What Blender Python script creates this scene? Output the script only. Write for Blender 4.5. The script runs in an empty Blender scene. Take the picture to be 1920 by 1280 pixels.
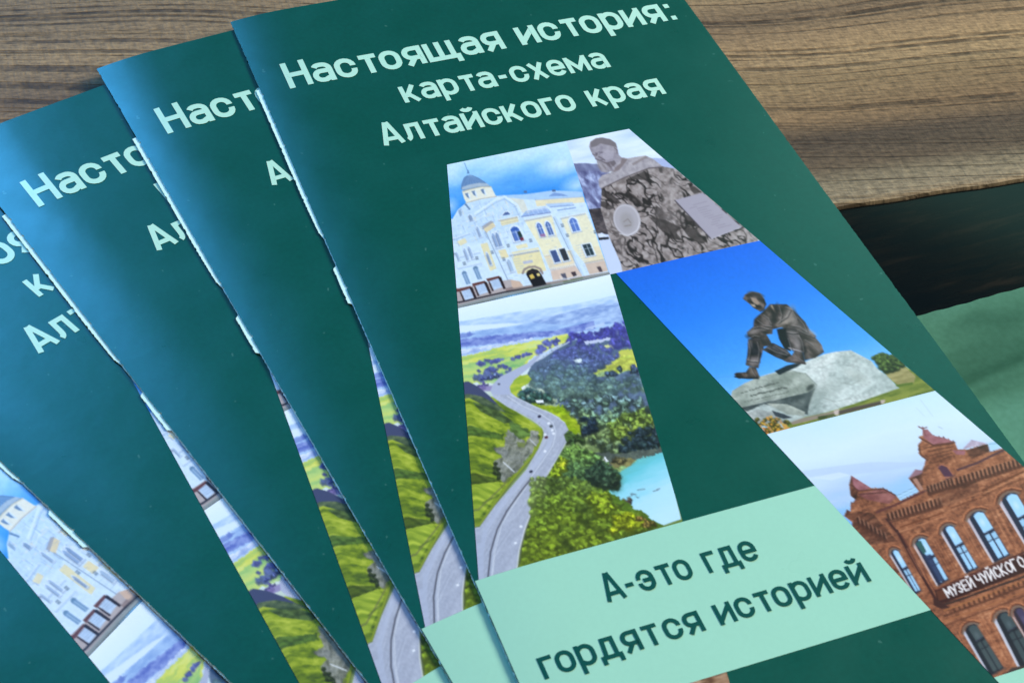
import bpy, math, random
import numpy as np
from mathutils import Matrix, Vector

# ------------------------------------------------------------------ camera, world, lights, exposure
C = bpy.context.scene.collection
scn = bpy.context.scene
cam_d = bpy.data.cameras.new('camera'); cam = bpy.data.objects.new('camera', cam_d); C.objects.link(cam)
cam.matrix_world = Matrix(((0.934953, 0.242985, -0.258499, -0.15631), (-0.353784, 0.69292, -0.628251, -0.30573),
                           (0.026463, 0.678837, 0.733812, 0.23354), (0, 0, 0, 1)))
cam_d.sensor_width = 36; cam_d.lens = 60.386; cam_d.clip_start = .01; cam_d.clip_end = 60
cam_d.dof.use_dof = True; cam_d.dof.focus_distance = .355; cam_d.dof.aperture_fstop = 64
scn.camera = cam
wld = bpy.data.worlds.new('World'); scn.world = wld; wld.use_nodes = True
bg = wld.node_tree.nodes['Background']; bg.inputs['Color'].default_value = (.9, .95, 1, 1); bg.inputs['Strength'].default_value = .07
def area(name, loc, target, sx, sy, power, col):
    l = bpy.data.lights.new(name, 'AREA'); l.shape = 'RECTANGLE'; l.size = sx; l.size_y = sy; l.energy = power; l.color = col
    o = bpy.data.objects.new(name, l); C.objects.link(o); o.location = loc
    o.rotation_euler = (Vector(target)-Vector(loc)).to_track_quat('-Z', 'Y').to_euler(); return o
area('window_light_blue', (-.40, 1.22, 1.08), (-.04, -.05, 0), .55, .6, 22, (.07, .42, 1))
area('room_light', (1.30, -.38, 1.02), (0, -.10, 0), .7, .7, 37, (1, .94, .83))
area('fill_light', (.25, -1.15, 1.3), (0, -.10, 0), 1.2, 1.0, 4.5, (1, .96, .9))
area('green_sheen_light', (1.05, .80, .80), (.05, -.10, 0), .6, .6, 2.6, (.42, 1, .82))  # added lamp with no wall behind it: weak green sheen on the right-hand covers
scn.view_settings.view_transform = 'Standard'; scn.view_settings.look = 'None'
scn.view_settings.exposure = 0.0; scn.view_settings.gamma = 1.0; scn.view_settings.use_curve_mapping = False
scn.cycles.use_denoising = True

S = .1                                     # drawing unit (one leaflet width) in metres
TILT = math.atan(.034)                     # the fan lies a little higher on its thick side
TM = Matrix.Rotation(TILT, 4, 'Y') @ Matrix.Translation((-1*S, 0, .014*S))

# ------------------------------------------------------------------ helpers
def lin(c): 
    c = np.asarray(c, float)/255.; return np.where(c <= .04045, c/12.92, ((c+.055)/1.055)**2.4)
def rgba(c): return tuple(float(q) for q in lin(c))+(1.,)
def empty(name, label, cat, group=None):
    o = bpy.data.objects.new(name, None); C.objects.link(o); o.empty_display_size = .01
    o['label'] = label; o['category'] = cat
    if group: o['group'] = group
    return o
def mesh(name, V, F, mat, parent=None, ink=None, smooth=True, mats=None, mi=None):
    me = bpy.data.meshes.new(name)
    V = np.asarray(V, np.float32); 
    if isinstance(F, np.ndarray):
        n, k = F.shape
        me.vertices.add(len(V)); me.vertices.foreach_set('co', V.ravel())
        me.loops.add(n*k); me.loops.foreach_set('vertex_index', F.astype(np.int32).ravel())
        me.polygons.add(n); me.polygons.foreach_set('loop_start', np.arange(0, n*k, k, dtype=np.int32)); me.polygons.foreach_set('loop_total', np.full(n, k, np.int32))
        me.update(calc_edges=True); me.validate()
    else: me.from_pydata([tuple(map(float, v)) for v in V], [], F); me.update()
    me.polygons.foreach_set('use_smooth', np.full(len(me.polygons), smooth))
    for m in (mats or [mat]): me.materials.append(m)
    if mi is not None: me.polygons.foreach_set('material_index', np.asarray(mi, np.int32))
    if ink is not None:
        a = me.attributes.new('ink', 'FLOAT_COLOR', 'POINT')
        a.data.foreach_set('color', np.concatenate([ink, np.ones((len(ink), 1))], 1).astype(np.float32).ravel())
    o = bpy.data.objects.new(name, me); C.objects.link(o)
    if parent: o.parent = parent
    return o
class Nodes:
    def __init__(s, name):
        s.m = bpy.data.materials.new(name); s.m.use_nodes = True; s.t = s.m.node_tree; s.b = s.t.nodes['Principled BSDF']
    def n(s, kind, **kw):
        x = s.t.nodes.new(kind)
        for k, v in kw.items():
            if k in x.inputs: x.inputs[k].default_value = v
            else: setattr(x, k, v)
        return x
    def l(s, a, b): s.t.links.new(a, b)
    def ramp(s, fac, stops):
        r = s.n('ShaderNodeValToRGB'); e = r.color_ramp.elements
        while len(e) < len(stops): e.new(.5)
        for q, (p, c) in zip(e, stops): q.position = p; q.color = c if len(c) == 4 else rgba(c)
        s.l(fac, r.inputs[0]); return r.outputs[0]
    def noise(s, vec, scale, detail=2, rough=.5, dist=0.):
        x = s.n('ShaderNodeTexNoise'); x.inputs['Scale'].default_value = scale; x.inputs['Detail'].default_value = detail
        x.inputs['Roughness'].default_value = rough; x.inputs['Distortion'].default_value = dist; s.l(vec, x.inputs['Vector']); return x.outputs['Fac']
    def mapping(s, vec, scale=(1, 1, 1), rot=(0, 0, 0), loc=(0, 0, 0)):
        x = s.n('ShaderNodeMapping'); x.inputs['Scale'].default_value = scale; x.inputs['Rotation'].default_value = rot; x.inputs['Location'].default_value = loc
        s.l(vec, x.inputs['Vector']); return x.outputs[0]
    def math(s, op, a, b=None):
        x = s.n('ShaderNodeMath', operation=op)
        for i, q in enumerate((a, b)):
            if q is None: continue
            if isinstance(q, (int, float)): x.inputs[i].default_value = q
            else: s.l(q, x.inputs[i])
        return x.outputs[0]
    def mix(s, fac, a, b, mode='MIX'):
        x = s.n('ShaderNodeMix', data_type='RGBA', blend_type=mode)
        for i, q in ((0, fac), (6, a), (7, b)):
            if hasattr(q, 'is_output'): s.l(q, x.inputs[i])
            else: x.inputs[i].default_value = q
        return x.outputs[2]
    def bump(s, h, strength, dist):
        x = s.n('ShaderNodeBump'); x.inputs['Strength'].default_value = strength; x.inputs['Distance'].default_value = dist
        s.l(h, x.inputs['Height']); s.l(x.outputs[0], s.b.inputs['Normal'])

# ------------------------------------------------------------------ materials
def paper(name, col=None, rough=.30, var=.06, spec=.5, wear=0.):
    """Satin printed paper: ink colour (flat or from the 'ink' attribute), paper tooth in the gloss and relief."""
    N = Nodes(name); oc = N.n('ShaderNodeTexCoord').outputs['Object']
    if col is None: base = N.n('ShaderNodeAttribute', attribute_name='ink').outputs['Color']
    else: base = N.n('ShaderNodeRGB').outputs[0]; base.default_value = rgba(col)
    f = N.noise(oc, 1100, 2); g = N.noise(oc, 90, 3)
    k = N.math('ADD', N.math('MULTIPLY', f, var*2), N.math('MULTIPLY', g, var))
    v = N.math('ADD', k, 1-1.5*var)
    cmb = N.n('ShaderNodeCombineColor')
    for i in range(3): N.l(v, cmb.inputs[i])
    col_o = N.mix(1., base, cmb.outputs[0], 'MULTIPLY')
    if wear:                                                     # a few specks of dust
        d = N.ramp(N.noise(oc, 620, 1, .4), [(.765, (0, 0, 0, 1)), (.80, (1, 1, 1, 1))])
        col_o = N.mix(N.math('MULTIPLY', d, wear), col_o, rgba((120, 176, 160)))
    N.l(col_o, N.b.inputs['Base Color'])
    N.l(N.math('ADD', N.math('MULTIPLY', g, .14), rough-.07), N.b.inputs['Roughness']); N.b.inputs['Specular IOR Level'].default_value = spec
    N.bump(N.noise(oc, 240, 1), .10, .0002)
    return N.m
M_GREEN = paper('green_cover_print', (0, 79, 66), var=.16, wear=.16)
M_INK = paper('colour_picture_print', None, var=.02)
M_MINT = paper('mint_print', (160, 214, 188), var=.03)
M_TEXT = paper('pale_mint_lettering', (186, 231, 206), var=.02)
M_DARK = paper('dark_green_lettering', (4, 78, 70), var=.05)
M_WHITE = paper('white_paper_edge', (232, 240, 232), .7, .05)
def inner_paper():
    N = Nodes('pale_mint_inner_paper'); oc = N.n('ShaderNodeTexCoord').outputs['Object']
    a = N.noise(N.mapping(oc, (1, .55, 1)), 130, 2, .5)
    N.l(N.ramp(a, [(.0, (222, 250, 240)), (.64, (214, 248, 234)), (.68, (236, 226, 120)), (.73, (222, 248, 238))]), N.b.inputs['Base Color']); N.b.inputs['Roughness'].default_value = .5
    return N.m
M_INNER = inner_paper()

def wood():
    N = Nodes('rough_sawn_brown_wood'); oc = N.n('ShaderNodeTexCoord').outputs['Object']
    g = N.mapping(oc, rot=(0, 0, math.radians(15)))                 # x now runs along the grain
    sp = N.n('ShaderNodeSeparateXYZ'); N.l(g, sp.inputs[0])
    low = N.noise(N.mapping(g, (3.2, 9, 1)), 1, 2, .5)
    med = N.noise(N.mapping(g, (14, 60, 1)), 1, 2, .5)
    yw = N.math('ADD', sp.outputs[1], N.math('ADD', N.math('MULTIPLY', N.math('SUBTRACT', low, .5), .065), N.math('MULTIPLY', N.math('SUBTRACT', med, .5), .0016)))
    cv = N.n('ShaderNodeCombineXYZ'); N.l(sp.outputs[0], cv.inputs[0]); N.l(yw, cv.inputs[1]); w = cv.outputs[0]
    rings = N.noise(N.mapping(w, (1.1, 430, 1)), 1, 2.2, .6)
    rings2 = N.noise(N.mapping(w, (4, 900, 1), loc=(3, 9, 0)), 1, 1, .5)
    broad = N.noise(N.mapping(w, (1.5, 62, 1), loc=(1, 4, 0)), 1, 2, .5)
    fib = N.noise(N.mapping(g, (420, 1300, 1)), 1, 3, .65)
    saw = N.noise(N.mapping(oc, (900, 260, 1), rot=(0, 0, math.radians(-40))), 1, 2, .6)
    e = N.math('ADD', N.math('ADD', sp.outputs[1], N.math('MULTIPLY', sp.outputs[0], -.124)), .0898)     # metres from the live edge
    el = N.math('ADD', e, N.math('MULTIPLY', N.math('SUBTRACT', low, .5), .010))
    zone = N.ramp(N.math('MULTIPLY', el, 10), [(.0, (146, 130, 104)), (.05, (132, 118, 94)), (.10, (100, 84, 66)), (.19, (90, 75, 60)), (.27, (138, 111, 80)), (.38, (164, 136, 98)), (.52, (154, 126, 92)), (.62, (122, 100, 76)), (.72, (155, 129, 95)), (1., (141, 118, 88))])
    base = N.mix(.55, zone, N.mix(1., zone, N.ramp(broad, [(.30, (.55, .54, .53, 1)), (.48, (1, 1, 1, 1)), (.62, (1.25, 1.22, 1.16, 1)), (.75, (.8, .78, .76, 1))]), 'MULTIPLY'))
    line = N.ramp(rings, [(.36, (.85, .85, .85, 1)), (.40, (.6, .6, .6, 1)), (.44, (0, 0, 0, 1))])
    line2 = N.ramp(rings2, [(.36, (1, 1, 1, 1)), (.43, (0, 0, 0, 1))])
    dash = N.ramp(N.noise(N.mapping(w, (120, 240, 1)), 1, 2, .6), [(.38, (.35, .35, .35, 1)), (.56, (1, 1, 1, 1))])
    lf = N.math('MULTIPLY', N.math('MAXIMUM', line, N.math('MULTIPLY', line2, .7)), dash)
    c1 = N.mix(N.math('MULTIPLY', lf, .85), base, rgba((46, 36, 29)))
    fr = N.ramp(fib, [(.30, (.50, .50, .51, 1)), (.5, (.95, .95, .95, 1)), (.72, (1.35, 1.33, 1.28, 1))])
    c2 = N.mix(.9, c1, fr, 'MULTIPLY')
    sr = N.ramp(saw, [(.3, (.80, .79, .77, 1)), (.7, (1.16, 1.14, 1.10, 1))]); c3 = N.mix(.8, c2, sr, 'MULTIPLY')
    c4 = c3
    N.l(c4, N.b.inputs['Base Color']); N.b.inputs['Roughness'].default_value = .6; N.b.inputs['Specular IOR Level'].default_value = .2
    h = N.math('SUBTRACT', N.math('ADD', N.math('MULTIPLY', fib, .5), N.math('MULTIPLY', saw, .5)), N.math('MULTIPLY', lf, .9))
    N.bump(h, .55, .0006)
    return N.m
def bark():
    N = Nodes('dark_bark_under_clear_resin'); oc = N.n('ShaderNodeTexCoord').outputs['Object']
    g = N.mapping(oc, (60, 420, 1), rot=(0, 0, math.radians(-9)))
    a = N.noise(g, 1, 4, .6); b = N.noise(oc, 28, 2)
    c = N.ramp(a, [(.35, (9, 16, 19)), (.55, (17, 19, 19)), (.78, (40, 34, 28))])
    N.l(N.mix(N.ramp(b, [(.42, (0, 0, 0, 1)), (.62, (.85, .85, .85, 1))]), c, rgba((9, 16, 19))), N.b.inputs['Base Color'])
    N.b.inputs['Roughness'].default_value = .12; N.b.inputs['Specular IOR Level'].default_value = .12; return N.m
def resin():
    N = Nodes('glossy_green_resin'); oc = N.n('ShaderNodeTexCoord').outputs['Object']
    g = N.mapping(oc, (16, 60, 1), rot=(0, 0, math.radians(-38)), loc=(.5, 1.35, 0))
    a = N.noise(g, 1, 2, .45, .6); f = N.noise(oc, 900, 2)
    c = N.ramp(a, [(.30, (52, 92, 70)), (.42, (76, 120, 94)), (.60, (90, 138, 112))])
    N.l(N.mix(.10, c, N.ramp(f, [(.3, (.2, .3, .2, 1)), (.7, (1, 1, 1, 1))]), 'OVERLAY'), N.b.inputs['Base Color'])
    N.b.inputs['Roughness'].default_value = .12; N.bump(N.noise(oc, 60, 2), .05, .001); return N.m

# ------------------------------------------------------------------ the table: wood slab, dark bark, green resin
def edge_wood(x): return -.0928-.124*(x-.001)*1+.0003*math.sin(x*46+.4)+.00015*math.sin(x*330)
def edge_resin(x): return -.1245+.006*(x-.012)**2+.00006*math.sin(x*420)+.00008*math.sin(x*1310+1)
def slab(name, prof, xs, mat, parent):
    V, F = [], []; k = len(prof(0.))
    for x in xs: V += [(x, y, z) for y, z in prof(x)]
    for i in range(len(xs)-1):
        for j in range(k): a, b = i*k+j, i*k+(j+1) % k; F.append((a, b, b+k, a+k))
    F.append(tuple(range(k))[::-1]); F.append(tuple((len(xs)-1)*k+j for j in range(k)))
    return mesh(name, V, F, mat, parent, smooth=False)
table = empty('wooden_table', 'brown rough grained wood table with a dark edge and glossy green resin inlay', 'table')
xs = [-.7+.004*i for i in range(351)]
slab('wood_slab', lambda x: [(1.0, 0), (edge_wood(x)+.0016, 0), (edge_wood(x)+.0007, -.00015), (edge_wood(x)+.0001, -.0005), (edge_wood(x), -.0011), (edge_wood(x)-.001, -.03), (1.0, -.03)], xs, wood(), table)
slab('bark_strip', lambda x: [(edge_wood(x)-.0002, -.0012), (edge_resin(x)-.002, -.0012), (edge_resin(x)-.002, -.029), (edge_wood(x)-.0009, -.029)], xs, bark(), table)
slab('resin_inlay', lambda x: [(edge_resin(x), -.0008), (-.9, -.0008), (-.9, -.031), (edge_resin(x)-.0025, -.031), (edge_resin(x)-.0025, -.0011), (edge_resin(x), -.0011)], [-.7+.001*i for i in range(1401)], resin(), table)
# ------------------------------------------------------------------ lettering: stroke glyphs, cap height 1, drawn as centre lines
XH, SW = .735, .14
def arc(cx, cy, rx, ry, a0, a1, n=9): return [(cx+rx*math.cos(math.radians(a0+(a1-a0)*i/n)), cy+ry*math.sin(math.radians(a0+(a1-a0)*i/n))) for i in range(n+1)]
def glyph(ch):
    h = SW/2; T = XH-h; w = .40; r = w/2; B = h
    ov = [(w, T-r*1.05)]+arc(r, T-r*1.05, r, r*1.05, 0, 180)+arc(r, B+r*1.05, r, r*1.05, 180, 360)+[(w, T-r*1.05)]
    G = {
     'о': ([ov], w),
     'с': ([[(w, T-r*1.2)]+arc(r, T-r*1.05, r, r*1.05, 0, 180)+arc(r, B+r*1.05, r, r*1.05, 180, 360)+[(w, B+r*1.2)]], w),
     'е': ([[(0, .36), (w, .36), (w, T-r*1.05)]+arc(r, T-r*1.05, r, r*1.05, 0, 180)+arc(r, B+r*1.05, r, r*1.05, 180, 335)], w),
     'э': ([[(0, T-r*1.2)]+arc(r, T-r*1.05, r, r*1.05, 180, 0)+arc(r, B+r*1.05, r, r*1.05, 360, 180)+[(0, B+r*1.2)], [(.12, .37), (w, .37)]], w),
     'а': ([[(w, 0), (w, T-.17)]+arc(w-.17, T-.17, .17, .17, 0, 90, 6)+[(.17, T)]+arc(.17, T-.15, .15, .15, 90, 155, 4), [(w, .42), (.15, .42)]+arc(.15, .42-(.42-B)/2, .15, (.42-B)/2, 90, 270, 8)+[(.22, B), (w, .17)]], w),
     'т': ([[(0, T), (.44, T)], [(.22, T), (.22, 0)]], .44),
     'я': ([[(w, 0), (w, T), (.17, T)]+arc(.17, T-(T-.29)/2, .16, (T-.29)/2, 90, 270, 8)+[(w, .29)], [(.22, .29), (.02, 0)]], w),
     'щ': ([[(0, XH), (0, B), (.72, B), (.72, -.17)], [(.31, XH), (.31, B)], [(.62, XH), (.62, B)]], .72),
     'и': ([[(0, XH), (0, 0)], [(w, XH), (w, 0)], [(0, .12), (w, XH-.12)]], w),
     'й': ([[(0, XH), (0, 0)], [(w, XH), (w, 0)], [(0, .12), (w, XH-.12)], arc(w/2, XH+.22, .13, .12, 190, 350, 7)], w),
     'р': ([[(0, -.24), (0, XH)], [(0, T-.12)]+arc(r, T-r*1.05, r, r*1.05, 140, 0, 7)+arc(r, B+r*1.05, r, r*1.05, 360, 220, 7)+[(0, B+.12)]], w),
     'к': ([[(0, XH), (0, 0)], [(.0, .30), (.10, .30), (.36, XH)], [(.13, .38), (.38, 0)]], .38),
     'х': ([[(0, 0), (.38, XH)], [(0, XH), (.38, 0)]], .38),
     'м': ([[(0, 0), (0, XH)], [(.56, 0), (.56, XH)], [(.0, XH-.06), (.28, .16), (.56, XH-.06)]], .56),
     'л': ([[(.42, 0), (.42, T), (.13, T), (.12, .3)]+arc(.0, .24, .115, .24-B, 0, -80, 5)], .42),
     'г': ([[(0, 0), (0, T), (.33, T)]], .33),
     'д': ([[(.0, -.16), (.0, B), (.50, B), (.50, -.16)], [(.09, B), (.14, T), (.41, T), (.41, B)]], .50),
     'Н': ([[(0, 0), (0, 1)], [(.46, 0), (.46, 1)], [(0, .5), (.46, .5)]], .46),
     'А': ([[(0, 0), (.235, 1-.02)], [(.265, 1-.02), (.5, 0)], [(.08, .25), (.42, .25)]], .5),
     '-': ([[(0, .37), (.24, .37)]], .24), ':': ([[(.0, .08), (.14, .08)], [(.0, .60), (.14, .60)]], .13), ' ': ([], .17)}
    return G[ch]
def layout(txt, gap=.232, wide=1.14):
    x = SW/2; out = []
    for i, ch in enumerate(txt):
        st, w = glyph(ch)
        tight = -.09 if ch in 'тгл' and i+1 < len(txt) and txt[i+1] in 'аоеялд' else (-.06 if ch in 'А' else 0)
        out += [[(px*wide+x, py) for px, py in s] for s in st]; x += w*wide+gap+tight
    return out, x-gap+SW/2
def ribbon(pl, w):
    p = [np.array(pl[0], float)]
    for q in pl[1:]:
        q = np.array(q, float); d = np.linalg.norm(q-p[-1]); n = max(1, int(d/.16))
        if d < 1e-5: continue
        a = p[-1]
        for i in range(1, n+1): p.append(a+(q-a)*i/n)
    closed = np.linalg.norm(p[0]-p[-1]) < 1e-4; L, R = [], []; n = len(p)
    for i in range(n):
        if closed: d0 = p[i]-p[i-1] if i else p[0]-p[-2]; d1 = p[(i+1) % n]-p[i] if i < n-1 else p[1]-p[0]
        else: d0 = p[i]-p[i-1] if i else p[1]-p[0]; d1 = p[i+1]-p[i] if i < n-1 else d0
        d0 = d0/np.linalg.norm(d0); d1 = d1/np.linalg.norm(d1); m = d0+d1; m = m/max(1e-6, np.linalg.norm(m)); nn = np.array([-m[1], m[0]])
        k = min(1/max(.35, abs(nn @ np.array([-d0[1], d0[0]]))), 1.9)*w/2
        L.append(p[i]+nn*k); R.append(p[i]-nn*k)
    return L, R
# ---------- a small painter for the five printed pictures (colours are ink colours, sRGB) ----------
class Canvas:
    """Ink raster over the rectangle x0..x1, y0..y1; K samples per image pixel."""
    def __init__(s, x0, y0, x1, y1, K=1.0, col=(255, 255, 255)):
        s.x0, s.y0, s.K = x0, y0, K
        s.w, s.h = int((x1-x0)*K), int((y1-y0)*K)
        s.img = np.ones((s.h, s.w, 3))*np.array(col)/255.
        jj, ii = np.meshgrid(np.arange(s.w), np.arange(s.h))
        s.X = x0+(jj+.5)/K; s.Y = y0+(ii+.5)/K
        s.fr = (0., 0., 1.)
    def frame(s, ox, oy, sc): s.fr = (ox, oy, sc)  # points are given in enlarged image crops, shifted and scaled to image pixels
    def T(s, pts):
        p = np.array(pts, float).reshape(-1, 2)
        return np.stack([s.fr[0]+p[:, 0]/s.fr[2], s.fr[1]+p[:, 1]/s.fr[2]], 1)
    def box(s, p, m=2):
        a = np.floor((p.min(0)-[s.x0, s.y0])*s.K-m).astype(int); b = np.ceil((p.max(0)-[s.x0, s.y0])*s.K+m).astype(int)
        return max(a[0], 0), max(a[1], 0), min(b[0], s.w), min(b[1], s.h)
    def polymask(s, pts, raw=False):
        p = np.array(pts, float) if raw else s.T(pts)
        a, b, c, d = s.box(p)
        if c <= a or d <= b: return None
        cov = np.zeros((d-b, c-a)); n = len(p)
        for ox, oy in ((-.3, -.12), (.12, -.3), (.3, .12), (-.12, .3)):
            X = s.X[b:d, a:c]+ox/s.K; Y = s.Y[b:d, a:c]+oy/s.K
            ins = np.zeros(X.shape, bool)
            for i in range(n):
                x1, y1 = p[i]; x2, y2 = p[(i+1) % n]
                if y1 == y2: continue
                ins ^= ((y1 > Y) != (y2 > Y)) & (X < (x2-x1)*(Y-y1)/(y2-y1)+x1)
            cov += ins*.25
        return (a, b, c, d, cov)
    def put(s, mk, col, a=1.):
        if mk is None: return
        x, y, X, Y, m = mk
        m = (m*a)[..., None]
        c = col[y:Y, x:X] if getattr(col, "ndim", 1) == 3 else np.array(col, float)/255.
        s.img[y:Y, x:X] = s.img[y:Y, x:X]*(1-m)+c*m
    def poly(s, pts, col, a=1.): s.put(s.polymask(pts), col, a)
    def line(s, pts, w, col, a=1., raw=False):
        p = np.array(pts, float) if raw else s.T(pts)
        x, y, X, Y = s.box(p, 3+w*s.K)
        if X <= x or Y <= y: return
        PX, PY = s.X[y:Y, x:X], s.Y[y:Y, x:X]; dm = np.full(PX.shape, 1e9)
        for (ax, ay), (bx, by) in zip(p[:-1], p[1:]):
            dx, dy = bx-ax, by-ay
            t = np.clip(((PX-ax)*dx+(PY-ay)*dy)/(dx*dx+dy*dy+1e-9), 0, 1)
            dm = np.minimum(dm, np.hypot(PX-ax-t*dx, PY-ay-t*dy))
        s.put((x, y, X, Y, np.clip((w/2-dm)*s.K+.5, 0, 1)), col, a)
    def ell(s, cx, cy, rx, ry, col, ang=0., a=1., soft=0., raw=False):
        if not raw:
            (cx, cy), = s.T([(cx, cy)]); rx /= s.fr[2]; ry /= s.fr[2]
        r = max(rx, ry)*(1+soft)
        x, y, X, Y = s.box(np.array([(cx-r, cy-r), (cx+r, cy+r)]))
        if X <= x or Y <= y: return
        dx, dy = s.X[y:Y, x:X]-cx, s.Y[y:Y, x:X]-cy; c, n = math.cos(ang), math.sin(ang)
        q = np.hypot((dx*c+dy*n)/rx, (-dx*n+dy*c)/ry)
        m = np.clip((1-q)*min(rx, ry)*s.K+.5, 0, 1) if soft == 0 else np.clip((1+soft-q)/(2*soft), 0, 1)
        s.put((x, y, X, Y, m), col, a)
    def noise(s, sx, sy=None, seed=0, octv=3, ang=0.):
        sy = sy or sx
        c, n = math.cos(ang), math.sin(ang)
        U = (s.X*c+s.Y*n)/sx; V = (-s.X*n+s.Y*c)/sy
        out = np.zeros(U.shape); amp = 1.; tot = 0.
        for o in range(octv):
            iu, iv = np.floor(U).astype(np.int64), np.floor(V).astype(np.int64); fu, fv = U-iu, V-iv
            fu = fu*fu*(3-2*fu); fv = fv*fv*(3-2*fv)
            def h(i, j):
                k = (i*374761393+j*668265263+(seed+o*17)*974711) & 0x7fffffff
                k = ((k ^ (k >> 13))*1274126177) & 0x7fffffff
                return ((k ^ (k >> 16)) & 0xffff)/65535.
            out += amp*((h(iu, iv)*(1-fu)+h(iu+1, iv)*fu)*(1-fv)+(h(iu, iv+1)*(1-fu)+h(iu+1, iv+1)*fu)*fv)
            tot += amp; amp *= .55; U = U*2.03+5.1; V = V*2.03+3.7
        return out/tot
    def ramp(s, t, stops):
        ts = [q[0] for q in stops]
        return np.stack([np.interp(t, ts, [q[1][k]/255. for q in stops]) for k in range(3)], -1)
    def warp(s, pts, amp, sc, seed=1):
        mk = s.polymask(pts)
        x, y, X, Y, m = mk; dx = (s.noise(sc, sc, seed, 3)-.5)*2*amp*s.K; dy = (s.noise(sc, sc, seed+9, 3)-.5)*2*amp*s.K
        jj, ii = np.meshgrid(np.arange(x, X), np.arange(y, Y))
        J = np.clip(jj+dx[y:Y, x:X], 0, s.w-1).astype(int); I = np.clip(ii+dy[y:Y, x:X], 0, s.h-1).astype(int)
        s.img[y:Y, x:X] = s.img[y:Y, x:X]*(1-m[..., None])+s.img[I, J]*m[..., None]
    def bleed(s, p, q, d, w=9):
        """Carry the drawing over the trim line p-q: samples past the line are taken from inside, d away."""
        (ax, ay), (bx, by) = p, q; L = math.hypot(bx-ax, by-ay); nx, ny = (by-ay)/L, -(bx-ax)/L
        t = (s.X-ax)*nx+(s.Y-ay)*ny; m = t > -d                      # the normal points out of the picture
        k = np.where(m, t+d, 0)
        J = np.clip(((s.X-k*nx-s.x0)*s.K-.5).round(), 0, s.w-1).astype(int); I = np.clip(((s.Y-k*ny-s.y0)*s.K-.5).round(), 0, s.h-1).astype(int)
        s.img = s.img[I, J]
    def tex(s, pts, arr, a=1.): s.put(s.polymask(pts), arr, a)
    def clumps(s, pts, n, r0, r1, pal, seed=0, flat=.8, light=1.5, dark=.5):
        """Foliage: clumps inside a polygon, back to front, each dark below and light above."""
        p = s.T(pts); rnd = random.Random(seed); lo, hi = p.min(0), p.max(0); C = []
        while len(C) < n:
            x, y = rnd.uniform(lo[0], hi[0]), rnd.uniform(lo[1], hi[1]); ins = False
            for i in range(len(p)):
                (a, b), (c, d) = p[i], p[(i+1) % len(p)]
                if (b > y) != (d > y) and x < (c-a)*(y-b)/(d-b)+a: ins = not ins
            C.append((y, x) if ins else None) if ins else None
        C.sort()
        for y, x in C:
            k = (y-lo[1])/max(1e-6, hi[1]-lo[1]); r = (r0+(r1-r0)*k)*rnd.uniform(.6, 1.25)
            f = k*(len(pal)-1)+rnd.uniform(-.5, .5); f = min(max(f, 0), len(pal)-1.001); i = int(f)
            c = np.array(pal[i])*(1-f+i)+np.array(pal[i+1])*(f-i); c = c*rnd.uniform(.8, 1.15)
            s.ell(x, y+r*.25, r, r*flat, c*dark, 0, .85, .25, True)
            for _ in range(5):
                a = rnd.uniform(0, 6.28); q = rnd.uniform(.1, .6)
                s.ell(x+r*q*math.cos(a)-r*.08, y-r*.15+r*q*flat*.7*math.sin(a), r*rnd.uniform(.2, .42), r*rnd.uniform(.15, .32),
                      np.clip(c*rnd.uniform(.75, light), 0, 255), rnd.uniform(-.5, .5), .7, .35, True)

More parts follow.
